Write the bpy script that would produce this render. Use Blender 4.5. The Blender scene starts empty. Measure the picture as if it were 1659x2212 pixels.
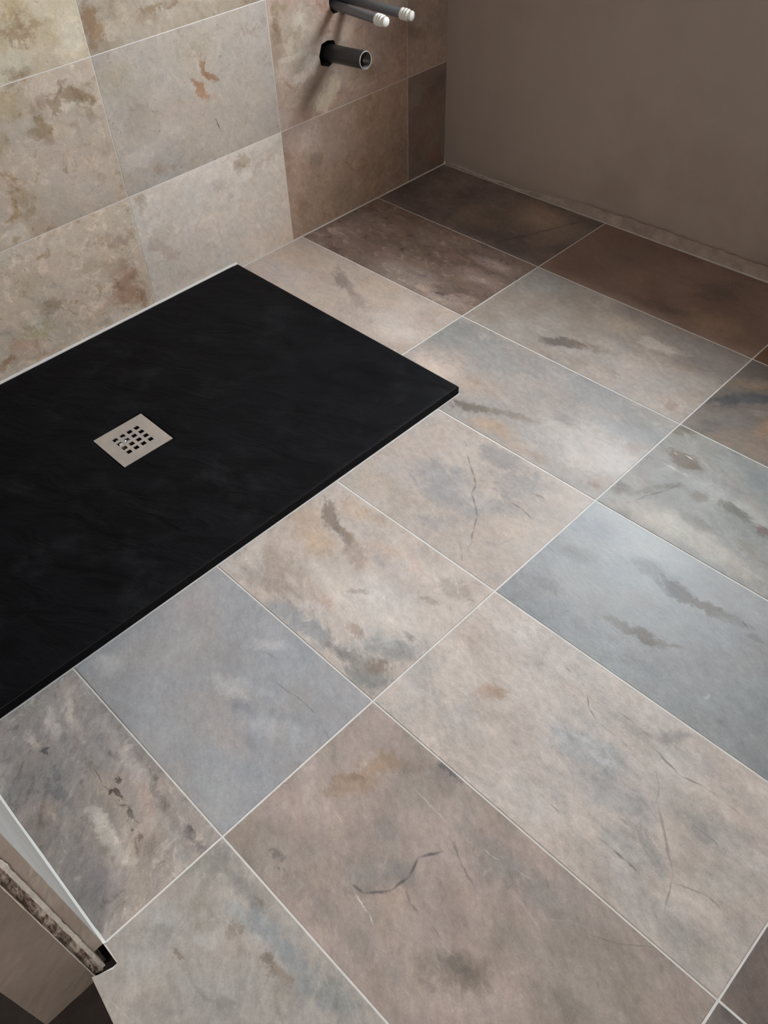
import bpy, bmesh, math, random
from mathutils import Vector, Matrix, noise as mnoise
random.seed(7)
S = bpy.context.scene
C = S.collection

# ---------------------------------------------------------------- camera
W_PX, H_PX, F_PX = 1659.0, 2212.0, 1806.439
R3 = ((0.70769, 0.70519, -0.04346), (0.49284, -0.53679, -0.68481), (-0.50625, 0.46321, -0.72742))
cam_d = bpy.data.cameras.new('camera')
cam = bpy.data.objects.new('camera', cam_d)
C.objects.link(cam)
m = Matrix.Identity(4)
for i in range(3):
    m[i][0] = R3[0][i]; m[i][1] = -R3[1][i]; m[i][2] = -R3[2][i]
m[0][3], m[1][3], m[2][3] = 1.7335, -1.9343, 1.1688
cam.matrix_world = m
cam_d.sensor_fit = 'VERTICAL'; cam_d.sensor_height = 24.0
cam_d.lens = F_PX * 24.0 / H_PX
cam_d.clip_start = 0.01
S.camera = cam

# ---------------------------------------------------------------- daylight, exposure
WIN_X0, WIN_X1, WIN_Z0, WIN_Z1 = 0.50, 1.22, 0.80, 1.58     # window in the plastered wall, above the frame
REVEAL = 0.17
world = bpy.data.worlds.new('overcast_sky'); S.world = world
world.use_nodes = True
nt = world.node_tree; nt.nodes.clear()
out = nt.nodes.new('ShaderNodeOutputWorld'); bg = nt.nodes.new('ShaderNodeBackground')
tc = nt.nodes.new('ShaderNodeTexCoord'); sep = nt.nodes.new('ShaderNodeSeparateXYZ')
rp = nt.nodes.new('ShaderNodeValToRGB')
nt.links.new(tc.outputs['Generated'], sep.inputs[0]); 
mp = nt.nodes.new('ShaderNodeMapRange'); mp.inputs[1].default_value = -1; mp.inputs[2].default_value = 1
nt.links.new(sep.outputs[2], mp.inputs[0]); nt.links.new(mp.outputs[0], rp.inputs[0])
e = rp.color_ramp.elements
e[0].position = 0.0; e[0].color = (0.10, 0.10, 0.09, 1)
e[1].position = 1.0; e[1].color = (0.98, 1.0, 1.06, 1)
a = rp.color_ramp.elements.new(0.49); a.color = (0.12, 0.12, 0.11, 1)
b = rp.color_ramp.elements.new(0.53); b.color = (0.80, 0.84, 0.92, 1)
nt.links.new(rp.outputs[0], bg.inputs[0]); bg.inputs[1].default_value = 66.0
nt.links.new(bg.outputs[0], out.inputs[0])
pl = bpy.data.lights.new('window_portal', 'AREA'); pl.shape = 'RECTANGLE'
pl.size = WIN_X1 - WIN_X0; pl.size_y = WIN_Z1 - WIN_Z0; pl.cycles.is_portal = True
plo = bpy.data.objects.new('window_portal', pl); C.objects.link(plo)
plo.location = ((WIN_X0 + WIN_X1) / 2, REVEAL + 0.07, (WIN_Z0 + WIN_Z1) / 2)
plo.rotation_euler = (math.radians(-90), 0, 0)
# added fill light behind the doorway, brightens the raw wall end (out of frame)
ll = bpy.data.lights.new('landing_fill', 'POINT'); ll.energy = 45.0; ll.color = (1.0, 0.95, 0.90); ll.shadow_soft_size = 0.12
llo = bpy.data.objects.new('landing_fill', ll); C.objects.link(llo); llo.location = (2.1, -2.75, 1.95)

S.view_settings.view_transform = 'Standard'
S.view_settings.look = 'None'
S.view_settings.gamma = 1.0
S.view_settings.use_curve_mapping = False
S.view_settings.exposure = 0.0
S.cycles.use_denoising = True
S.cycles.max_bounces = 10; S.cycles.diffuse_bounces = 6
S.cycles.caustics_reflective = False; S.cycles.caustics_refractive = False
S.cycles.sample_clamp_indirect = 4.0

# ---------------------------------------------------------------- helpers
def link(o, parent=None):
    C.objects.link(o)
    if parent is not None: o.parent = parent
    return o

def obj_from(name, verts, faces, mat, parent=None, loc=(0, 0, 0), smooth=False):
    me = bpy.data.meshes.new(name); me.from_pydata(verts, [], faces); me.update()
    if smooth:
        for p in me.polygons: p.use_smooth = True
    if mat: me.materials.append(mat)
    o = bpy.data.objects.new(name, me); o.location = loc
    return link(o, parent)

def boxes(name, lst, mat, parent=None, loc=(0, 0, 0)):
    v = []; f = []
    for (x0, x1, y0, y1, z0, z1) in lst:
        n = len(v)
        v += [(x0, y0, z0), (x1, y0, z0), (x1, y1, z0), (x0, y1, z0), (x0, y0, z1), (x1, y0, z1), (x1, y1, z1), (x0, y1, z1)]
        f += [tuple(n + k for k in q) for q in ((0, 3, 2, 1), (4, 5, 6, 7), (0, 1, 5, 4), (1, 2, 6, 5), (2, 3, 7, 6), (3, 0, 4, 7))]
    return obj_from(name, v, f, mat, parent, loc)

def inset(poly, d):
    n = len(poly); res = []
    for i in range(n):
        p0, p1, p2 = Vector(poly[i - 1]), Vector(poly[i]), Vector(poly[(i + 1) % n])
        a = (p1 - p0).normalized(); b = (p2 - p1).normalized()
        n1 = Vector((-a.y, a.x)); n2 = Vector((-b.y, b.x))
        k = (n1 + n2); k /= max(0.2, k.dot(n1))
        res.append(tuple(p1 + k * d))
    return res

def slab_geo(poly, top, thick, bev):
    """counter-clockwise outline in local xy -> bevelled tile, verts/faces"""
    n = len(poly); q = inset(poly, bev)
    v = [(x, y, top) for x, y in q] + [(x, y, top - bev * 0.8) for x, y in poly] + [(x, y, top - thick) for x, y in poly]
    f = [tuple(range(n)), tuple(range(3 * n - 1, 2 * n - 1, -1))]
    for i in range(n):
        j = (i + 1) % n
        f.append((n + i, n + j, j, i)); f.append((2 * n + i, 2 * n + j, n + j, n + i))
    return v, f

def tag(o, label=None, cat=None, group=None, kind=None):
    if label: o['label'] = label
    if cat: o['category'] = cat
    if group: o['group'] = group
    if kind: o['kind'] = kind
    return o

class NB:
    def __init__(s, name):
        s.m = bpy.data.materials.new(name); s.m.use_nodes = True
        s.t = s.m.node_tree; s.t.nodes.clear()
        s.out = s.t.nodes.new('ShaderNodeOutputMaterial'); s.b = s.t.nodes.new('ShaderNodeBsdfPrincipled')
        s.t.links.new(s.b.outputs[0], s.out.inputs[0])
    def n(s, typ, **k):
        x = s.t.nodes.new(typ)
        for a, v in k.items(): setattr(x, a, v)
        return x
    def put(s, sock, val):
        if isinstance(val, bpy.types.NodeSocket): s.t.links.new(val, sock)
        else:
            if hasattr(val, '__len__') and len(val) == 3 and sock.type == 'RGBA': val = (*val, 1)
            sock.default_value = val
    def noise(s, vec, scale, detail=3, rough=0.55, dist=0.0, color=False):
        x = s.n('ShaderNodeTexNoise'); s.put(x.inputs['Vector'], vec); x.inputs['Scale'].default_value = scale
        x.inputs['Detail'].default_value = detail; x.inputs['Roughness'].default_value = rough; x.inputs['Distortion'].default_value = dist
        return x.outputs['Color' if color else 'Fac']
    def vm(s, op, a, b=None, scale=None):
        x = s.n('ShaderNodeVectorMath', operation=op); s.put(x.inputs[0], a)
        if b is not None: s.put(x.inputs[1], b)
        if scale is not None: s.put(x.inputs['Scale'], scale)
        return x.outputs['Value' if op in ('LENGTH', 'DOT_PRODUCT') else 'Vector']
    def ma(s, op, a, b=None, c=None):
        x = s.n('ShaderNodeMath', operation=op); s.put(x.inputs[0], a)
        if b is not None: s.put(x.inputs[1], b)
        if c is not None: s.put(x.inputs[2], c)
        return x.outputs[0]
    def mr(s, v, a, b, c=0.0, d=1.0, smooth=True):
        x = s.n('ShaderNodeMapRange'); x.interpolation_type = 'SMOOTHSTEP' if smooth else 'LINEAR'
        s.put(x.inputs[0], v)
        for i, k in enumerate((a, b, c, d)): s.put(x.inputs[i + 1], k)
        return x.outputs[0]
    def mix(s, f, a, b, mode='MIX'):
        x = s.n('ShaderNodeMix', data_type='RGBA', blend_type=mode)
        s.put(x.inputs['Factor'], f); s.put(x.inputs['A'], a); s.put(x.inputs['B'], b)
        return next(o for o in x.outputs if o.type == 'RGBA')
    def mapping(s, vec, loc=(0, 0, 0), rot=0.0, sc=(1, 1, 1), typ='POINT'):
        x = s.n('ShaderNodeMapping', vector_type=typ); s.put(x.inputs[0], vec)
        x.inputs['Location'].default_value = loc; x.inputs['Rotation'].default_value = (0, 0, rot); x.inputs['Scale'].default_value = sc
        return x.outputs[0]
    def bump(s, h, strength, dist, nrm=None):
        x = s.n('ShaderNodeBump'); x.inputs['Strength'].default_value = strength; x.inputs['Distance'].default_value = dist
        s.put(x.inputs['Height'], h)
        if nrm is not None: s.put(x.inputs['Normal'], nrm)
        return x.outputs[0]
    def fin(s, col=None, rough=None, metal=None, nrm=None, spec=None):
        if col is not None: s.put(s.b.inputs['Base Color'], col)
        if rough is not None: s.put(s.b.inputs['Roughness'], rough)
        if metal is not None: s.b.inputs['Metallic'].default_value = metal
        if spec is not None: s.b.inputs['Specular IOR Level'].default_value = spec
        if nrm is not None: s.put(s.b.inputs['Normal'], nrm)
        return s.m

def mul(c, k): return tuple(min(1.0, x * k) for x in c)

def ratio(c, base, k): return tuple(x / max(b, 1e-3) for x, b in zip(c, base)) if c else (k, k, k)

def stone(name, d, wall=False, seed=0.0):
    """d: base, alt colours, params and placed veins/patches (metres, tile-local)"""
    B = NB(name)
    t = B.n('ShaderNodeTexCoord').outputs['Object']
    if wall:
        sp = B.n('ShaderNodeSeparateXYZ'); B.put(sp.inputs[0], t); cb = B.n('ShaderNodeCombineXYZ')
        B.put(cb.inputs[0], B.ma('MULTIPLY', sp.outputs[1], -1.0)); B.put(cb.inputs[1], sp.outputs[2]); t = cb.outputs[0]
    off = (seed * 3.17 + 1.3, seed * 1.91 + 4.1, seed * 0.77)
    p = B.vm('ADD', t, off)
    base, alt = d['base'], d['alt']
    streak, mottle, ang, rough = d.get('streak', .5), d.get('mottle', .3), d.get('ang', 0.35), d.get('rough', .50 if wall else .40)
    # domain warp
    w1 = B.vm('SUBTRACT', B.noise(p, 9.0, 2, color=True), (0.5, 0.5, 0.5))
    w2 = B.vm('SUBTRACT', B.noise(p, 45.0, 6, 0.75, color=True), (0.5, 0.5, 0.5))
    wa = d.get('warp', 1.0)
    q = B.vm('ADD', t, B.vm('SCALE', w1, scale=0.050 * wa)); q = B.vm('ADD', q, B.vm('SCALE', w2, scale=0.040 * wa))
    qz = B.vm('MULTIPLY', q, (1, 1, 0))
    qc = B.vm('MULTIPLY', B.vm('ADD', B.vm('ADD', t, B.vm('SCALE', w1, scale=0.010)), B.vm('SCALE', w2, scale=0.008)), (1, 1, 0))
    ps = B.mapping(B.mapping(p, rot=-ang), sc=(1.0, 1.6 if not wall else 1.3, 1.0))
    big = B.noise(p, 5.0, 4, 0.55, 0.6)
    st = B.noise(ps, 11.0, 6, 0.62, 0.5)
    fs = B.noise(ps, 60.0, 7, 0.78)
    fine = B.noise(p, 420.0, 4, 0.8)
    mot = B.noise(ps, 20.0, 9, 0.78, 0.6)
    col = B.mix(B.mr(big, 0.36, 0.64), base, alt)
    nb = B.ma('MULTIPLY_ADD', mot, 2.2, -1.1)
    for i, f in enumerate(d['feats']):
        (x, y, rx, ry, an, soft, s_, c, crack) = f
        v = B.mapping(qc if crack else qz, (x, y, 0), an, (rx, ry, 1), 'TEXTURE')
        L = B.vm('LENGTH', v)
        if not crack: L = B.ma('ADD', L, nb)
        m_ = B.mr(L, 1.0, 1.0 - soft, 0.0, s_)
        col = B.mix(m_, col, c)
    # natural streaks and flaky mottling
    k = B.mr(st, 0.30, 0.72, 1.0 - 0.22 * streak, 1.0 + 0.20 * streak, False)
    col = B.mix(1.0, col, k, 'MULTIPLY')
    if wall and mottle > 0:
        # travertine clouds: cream and tan patches with broken rims, pin-hole specks
        cl = B.noise(B.vm('ADD', p, B.vm('SCALE', w2, scale=0.03)), 16.0, 5, 0.6, 1.6)
        cd = B.noise(B.vm('ADD', B.vm('ADD', p, (3.3, 1.7, 0.0)), B.vm('SCALE', w2, scale=0.03)), 21.0, 6, 0.66, 1.4)
        ms = B.mr(big, 0.35, 0.6, 0.25, 1.0)
        col = B.mix(B.mr(cl, 0.55, 0.60, 0.0, 0.60 * mottle), col, (1.26, 1.27, 1.28), 'MULTIPLY')
        col = B.mix(B.ma('MULTIPLY', B.mr(cd, 0.54, 0.66, 0.0, 1.0 * mottle), ms), col, (0.76, 0.66, 0.53), 'MULTIPLY')
        sk = B.noise(p, 150.0, 2, 0.5)
        col = B.mix(B.ma('MULTIPLY', B.mr(sk, 0.66, 0.72, 0.0, 0.8), B.mr(cd, 0.4, 0.6)), col, (0.6, 0.55, 0.5), 'MULTIPLY')
    if mottle > 0:
        lt = B.mr(mot, 0.52, 0.66, 0.0, 0.62 * mottle); dk = B.mr(mot, 0.47, 0.33, 0.0, 0.62 * mottle)
        col = B.mix(lt, col, ratio(d.get('light'), base, 1.30), 'MULTIPLY')
        col = B.mix(dk, col, ratio(d.get('dark'), base, 0.68), 'MULTIPLY')
    col = B.mix(1.0, col, B.mr(fs, 0.3, 0.7, 1.0 - 0.10 - 0.10 * streak, 1.0 + 0.10 + 0.10 * streak, False), 'MULTIPLY')
    col = B.mix(1.0, col, B.mr(fine, 0.3, 0.7, 0.90, 1.10, False), 'MULTIPLY')
    # warm / cool drift
    hue = B.noise(p, 13.0, 4, 0.6)
    hk = d.get('hue', 1.0)
    col = B.mix(B.mr(hue, 0.45, 0.72, 0.0, 0.9 * hk), col, (1.035, 0.99, 0.96), 'MULTIPLY')
    col = B.mix(B.mr(hue, 0.50, 0.30, 0.0, 0.8 * hk), col, (0.96, 0.99, 1.015), 'MULTIPLY')
    rel = B.ma('ADD', B.ma('MULTIPLY', st, 1.0), B.ma('MULTIPLY', fs, 0.35))
    if wall: nrm = B.bump(B.noise(p, 30.0, 3), 0.12, 0.002)
    else: nrm = B.bump(rel, d.get('relief', 0.35), 0.0018)
    rg = B.mr(fs, 0.25, 0.75, rough - 0.06, rough + 0.08, False)
    return B.fin(col, rg, nrm=nrm, spec=d.get('spec', 0.18 if wall else 0.18))

def plain(name, col, rough=0.6, metal=0.0, var=0.1, scale=12.0, bump=0.0, bscale=60.0, spec=0.5, dist=0.004, alt=None, amt=0.5):
    B = NB(name); t = B.n('ShaderNodeTexCoord').outputs['Object']
    n = B.noise(t, scale, 5, 0.6, 0.3)
    c = B.mix(1.0, col, B.mr(n, 0.3, 0.7, 1 - var, 1 + var, False), 'MULTIPLY')
    if alt: c = B.mix(B.mr(B.noise(t, scale * 0.45, 6, 0.65), 0.45, 0.65, 0, amt), c, alt)
    nr = B.bump(B.noise(t, bscale, 6, 0.7), bump, dist) if bump else None
    return B.fin(c, rough, metal, nr, spec)

# stone tiles: base colours and the veins, stains and fissures printed in each, some tones also holding light and shade (metres from the tile centre)
FLOOR = {
 'A0': {'mottle':0.9,'streak':0.6,'ang':-0.3,'light':(0.3729,0.2973,0.2518),'dark':(0.1257,0.0984,0.0887),'base':(0.2312,0.1831,0.1658),'alt':(0.1539,0.1258,0.1162),'feats':[(0.1442,0.0681,0.1431,0.0883,3.0235,0.8,0.8,(0.3934,0.2915,0.2239),0.0),(0.0149,-0.0408,0.1239,0.0698,3.1145,0.8,0.5,(0.2872,0.221,0.1691),0.0),(0.2499,0.0546,0.1146,0.093,2.0789,0.8,0.6,(0.2844,0.2359,0.1965),0.0),(0.1534,-0.0768,0.0899,0.006,1.1177,0.9,0.6,(0.0763,0.06,0.06),1.0),(0.2005,0.0264,0.0735,0.0061,1.173,0.9,0.6,(0.0839,0.0661,0.062),1.0),(0.2328,0.0994,0.0415,0.0063,1.1227,0.9,0.6,(0.0838,0.0647,0.0607),1.0)]},
 'A1': {'mottle':1.5,'streak':1.0,'ang':-0.15,'relief':0.5,'light':(0.3762,0.2773,0.2253),'dark':(0.0885,0.06,0.06),'base':(0.1989,0.14,0.112),'alt':(0.2246,0.1717,0.1408),'feats':[(-0.2512,-0.0731,0.1028,0.077,2.9023,0.8,0.7,(0.271,0.1948,0.1697),0.0),(-0.1785,0.0578,0.1286,0.0625,-3.0903,0.7,0.5,(0.2675,0.1912,0.1453),0.0),(-0.0024,0.0058,0.1616,0.0534,-3.0486,0.8,0.6,(0.1441,0.1027,0.0741),0.0),(-0.0124,0.1292,0.1209,0.0417,-3.0478,0.7,0.5,(0.3084,0.2146,0.1661),0.0),(0.0759,-0.1121,0.1712,0.0739,-3.1109,0.7,0.8,(0.3109,0.2476,0.2104),0.0),(0.207,-0.1138,0.1212,0.0697,3.1044,0.8,0.8,(0.3661,0.2898,0.2504),0.0),(0.221,0.0132,0.1166,0.0507,-3.1208,0.7,0.7,(0.3328,0.2468,0.2098),0.0),(0.1245,0.0511,0.1387,0.0336,-3.0962,0.7,0.6,(0.1656,0.1136,0.0891),0.0),(0.2076,-0.0794,0.0851,0.029,-2.8901,0.7,0.8,(0.1454,0.1024,0.0815),0.0),(0.1953,0.081,0.0971,0.0288,-3.0972,0.7,0.6,(0.4756,0.3632,0.3165),0.0),(-0.1956,-0.1591,0.0707,0.0474,3.1363,0.8,0.5,(0.1321,0.0903,0.0733),0.0),(-0.0469,-0.1269,0.136,0.0505,3.1115,0.8,0.5,(0.1927,0.1427,0.1197),0.0)]},
 'A2': {'mottle':0.6,'streak':0.5,'ang':-0.25,'base':(0.4834,0.3994,0.3392),'alt':(0.4425,0.3633,0.3138),'feats':[(-0.201,-0.0206,0.1402,0.07,-3.1415,0.9,0.8,(0.4947,0.4289,0.3981),0.0),(-0.2074,0.0668,0.0964,0.05,3.1016,0.9,0.6,(0.4778,0.3765,0.315),0.0),(-0.1512,0.0837,0.1067,0.0503,-3.0449,0.9,0.5,(0.5106,0.3937,0.3101),0.0),(-0.0524,0.0714,0.0793,0.023,2.6218,0.7,0.85,(0.2444,0.2057,0.1874),0.0),(-0.0066,0.0581,0.0625,0.0208,2.7186,0.7,0.7,(0.27,0.2296,0.2024),0.0),(0.0582,0.029,0.0706,0.0255,2.8446,0.8,0.6,(0.31,0.2502,0.2217),0.0),(0.0614,0.117,0.1088,0.0403,3.1379,0.9,0.5,(0.5132,0.3935,0.2957),0.0),(0.1303,-0.0167,0.0488,0.0187,-3.1203,0.7,0.6,(0.3089,0.2416,0.2074),0.0),(0.2177,0.0077,0.1428,0.1004,3.0969,0.9,0.8,(0.5606,0.4955,0.4519),0.0),(0.1828,0.1098,0.0852,0.0497,3.0089,0.9,0.6,(0.5354,0.4621,0.411),0.0),(0.2457,0.0843,0.0507,0.0341,3.0311,0.7,0.5,(0.4401,0.3563,0.3133),0.0),(0.2755,0.1103,0.0312,0.0267,3.1065,0.5,0.7,(0.5245,0.4527,0.4139),0.0),(0.2721,-0.0325,0.0475,0.0303,-3.0494,0.8,0.5,(0.4393,0.3519,0.3006),0.0),(0.2589,0.1118,0.0189,0.0038,1.8632,0.9,0.6,(0.6183,0.5379,0.4942),1.0),(0.265,0.1303,0.0166,0.0049,0.5434,0.9,0.6,(0.5923,0.5141,0.4715),1.0),(0.2866,0.1359,0.0168,0.0046,-0.0328,0.9,0.6,(0.554,0.4782,0.4389),1.0)]},
 'B0': {'mottle':0.2,'streak':0.4,'ang':-0.2,'base':(0.2912,0.2028,0.1632),'alt':(0.2386,0.1645,0.1336),'feats':[(-0.171,0.0142,0.1435,0.0881,-2.9948,0.9,0.6,(0.2376,0.1796,0.158),0.0),(0.1124,0.0546,0.0942,0.073,-2.7693,0.8,0.7,(0.1737,0.1354,0.1216),0.0),(0.0272,-0.1009,0.093,0.0537,-2.9617,0.8,0.6,(0.1683,0.1305,0.1122),0.0),(0.1666,-0.0833,0.1257,0.0705,3.1174,0.9,0.7,(0.3906,0.2739,0.2087),0.0),(-0.0606,0.1703,0.1023,0.0458,-3.0188,0.8,0.5,(0.1387,0.06,0.06),0.0),(0.0629,-0.0964,0.1007,0.0259,-2.8221,0.8,0.5,(0.1522,0.1156,0.1074),0.0)]},
 'B1': {'mottle':0.6,'streak':0.6,'ang':-0.2,'base':(0.366,0.3304,0.2991),'alt':(0.3272,0.2726,0.2339),'feats':[(-0.239,0.1038,0.1402,0.0978,0.9442,0.9,0.9,(0.3368,0.3241,0.3057),0.0),(-0.2562,-0.0237,0.1166,0.093,1.029,0.9,0.8,(0.3417,0.2871,0.2484),0.0),(-0.0969,0.1422,0.1452,0.0715,-2.9543,0.9,0.7,(0.4292,0.4032,0.3737),0.0),(0.0129,0.0788,0.1537,0.0678,-2.9888,0.9,0.6,(0.4407,0.3644,0.2964),0.0),(-0.0447,-0.0717,0.0797,0.0212,-2.7733,0.6,0.85,(0.1445,0.1176,0.1049),0.0),(0.0229,-0.0483,0.0855,0.0235,-2.8436,0.8,0.7,(0.206,0.1654,0.1365),0.0),(0.1217,-0.0655,0.1722,0.1157,-2.7042,0.8,0.85,(0.4549,0.4061,0.3726),0.0),(0.0759,-0.1061,0.0958,0.0622,-3.119,0.9,0.7,(0.3784,0.3105,0.2691),0.0),(-0.0322,-0.1326,0.1347,0.0528,-2.8815,0.9,0.6,(0.3106,0.2518,0.2156),0.0),(0.2328,0.0787,0.1357,0.0653,3.0697,0.8,0.9,(0.241,0.2131,0.2021),0.0),(0.2502,0.1288,0.1362,0.1113,3.1213,0.9,1.0,(0.2936,0.2612,0.248),0.0),(0.0431,0.1308,0.1851,0.0402,-3.07,0.9,0.7,(0.2853,0.2532,0.2335),0.0),(0.1321,0.1084,0.1165,0.0502,-2.9892,0.8,0.7,(0.3172,0.2877,0.2715),0.0),(0.1152,0.0571,0.087,0.0274,-2.9484,0.7,0.5,(0.6819,0.6154,0.5703),0.0),(0.2505,-0.1025,0.0886,0.0626,-2.7037,0.8,0.7,(0.4344,0.3569,0.3098),0.0),(0.2422,-0.1181,0.0171,0.0037,1.6266,0.9,0.7,(0.4908,0.4184,0.3676),1.0),(0.2512,-0.1018,0.0152,0.0049,0.4335,0.9,0.7,(0.5239,0.4501,0.3967),1.0),(0.2707,-0.1009,0.0151,0.0045,-0.3381,0.9,0.7,(0.5246,0.4505,0.397),1.0),(0.2833,-0.1142,0.0146,0.0031,-1.3059,0.9,0.7,(0.4624,0.3922,0.343),1.0),(0.2587,-0.1158,0.0203,0.0166,2.6896,0.6,0.6,(0.3025,0.2201,0.1752),0.0),(0.2417,-0.0467,0.0275,0.0028,1.7267,0.9,0.5,(0.4504,0.3956,0.3801),1.0)]},  # dark far corner: stone tone plus painted light falloff near the window wall
 'B2': {'mottle':0.65,'streak':0.6,'ang':-0.25,'base':(0.3333,0.3019,0.2794),'alt':(0.354,0.3162,0.2924),'feats':[(-0.2699,0.0925,0.1197,0.1034,-2.4171,0.9,0.9,(0.2681,0.2654,0.2572),0.0),(-0.127,0.0835,0.1543,0.086,-3.0205,0.9,0.8,(0.2927,0.2846,0.2755),0.0),(-0.2032,-0.0541,0.1103,0.0955,2.5702,0.9,0.9,(0.6048,0.4854,0.413),0.0),(-0.0999,-0.0298,0.0951,0.0656,-2.5355,0.9,0.7,(0.4042,0.3259,0.2771),0.0),(0.0991,0.1259,0.1627,0.0595,-3.0681,0.8,0.7,(0.2648,0.2716,0.2803),0.0),(0.2636,0.0885,0.1026,0.0688,3.0721,0.8,0.9,(0.2602,0.2599,0.2523),0.0),(0.2251,0.0537,0.0925,0.041,-3.1415,0.8,0.6,(0.3319,0.3402,0.3622),0.0),(-0.0572,-0.095,0.0815,0.0207,-2.7503,0.65,0.9,(0.1623,0.1395,0.1179),0.0),(0.0027,-0.0661,0.0813,0.0198,-2.7901,0.7,0.75,(0.219,0.1844,0.1549),0.0),(0.0571,-0.0479,0.059,0.0178,-2.7788,0.7,0.6,(0.2457,0.1999,0.174),0.0),(0.0182,-0.123,0.0847,0.0323,-2.867,0.9,0.8,(0.4271,0.3088,0.2225),0.0),(0.1086,-0.1285,0.091,0.0332,-3.1128,0.9,0.7,(0.4026,0.3114,0.2445),0.0),(-0.074,-0.1658,0.0537,0.0304,-2.8619,0.8,0.6,(0.2987,0.247,0.2129),0.0),(0.1835,-0.0417,0.1521,0.103,-2.8607,0.8,0.95,(0.4677,0.4292,0.4007),0.0),(0.2701,-0.0375,0.0919,0.0677,0.8818,0.8,0.8,(0.482,0.4402,0.4156),0.0),(0.1417,-0.0795,0.0426,0.0319,-3.0407,0.7,0.6,(0.3793,0.3368,0.309),0.0),(0.1464,-0.1315,0.0332,0.0303,-2.5269,0.7,0.5,(0.2912,0.2378,0.2007),0.0),(0.2736,-0.1055,0.0489,0.0395,-2.6042,0.8,0.7,(0.3261,0.2607,0.2134),0.0),(0.2542,-0.1196,0.017,0.0036,1.8058,0.9,0.7,(0.4279,0.3659,0.3233),1.0),(0.2628,-0.0995,0.0206,0.0049,0.648,0.9,0.7,(0.425,0.363,0.319),1.0),(0.2853,-0.0929,0.0163,0.0046,-0.1839,0.9,0.7,(0.3918,0.3322,0.2895),1.0),(0.2762,-0.1169,0.0215,0.0142,-2.9546,0.6,0.6,(0.2297,0.1557,0.1085),0.0),(0.1184,0.0073,0.0381,0.0193,-3.0709,0.7,0.5,(0.2405,0.2077,0.1936),0.0),(0.2674,0.0154,0.0325,0.0295,1.4536,0.8,0.5,(0.2541,0.1963,0.1626),0.0)]},
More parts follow.
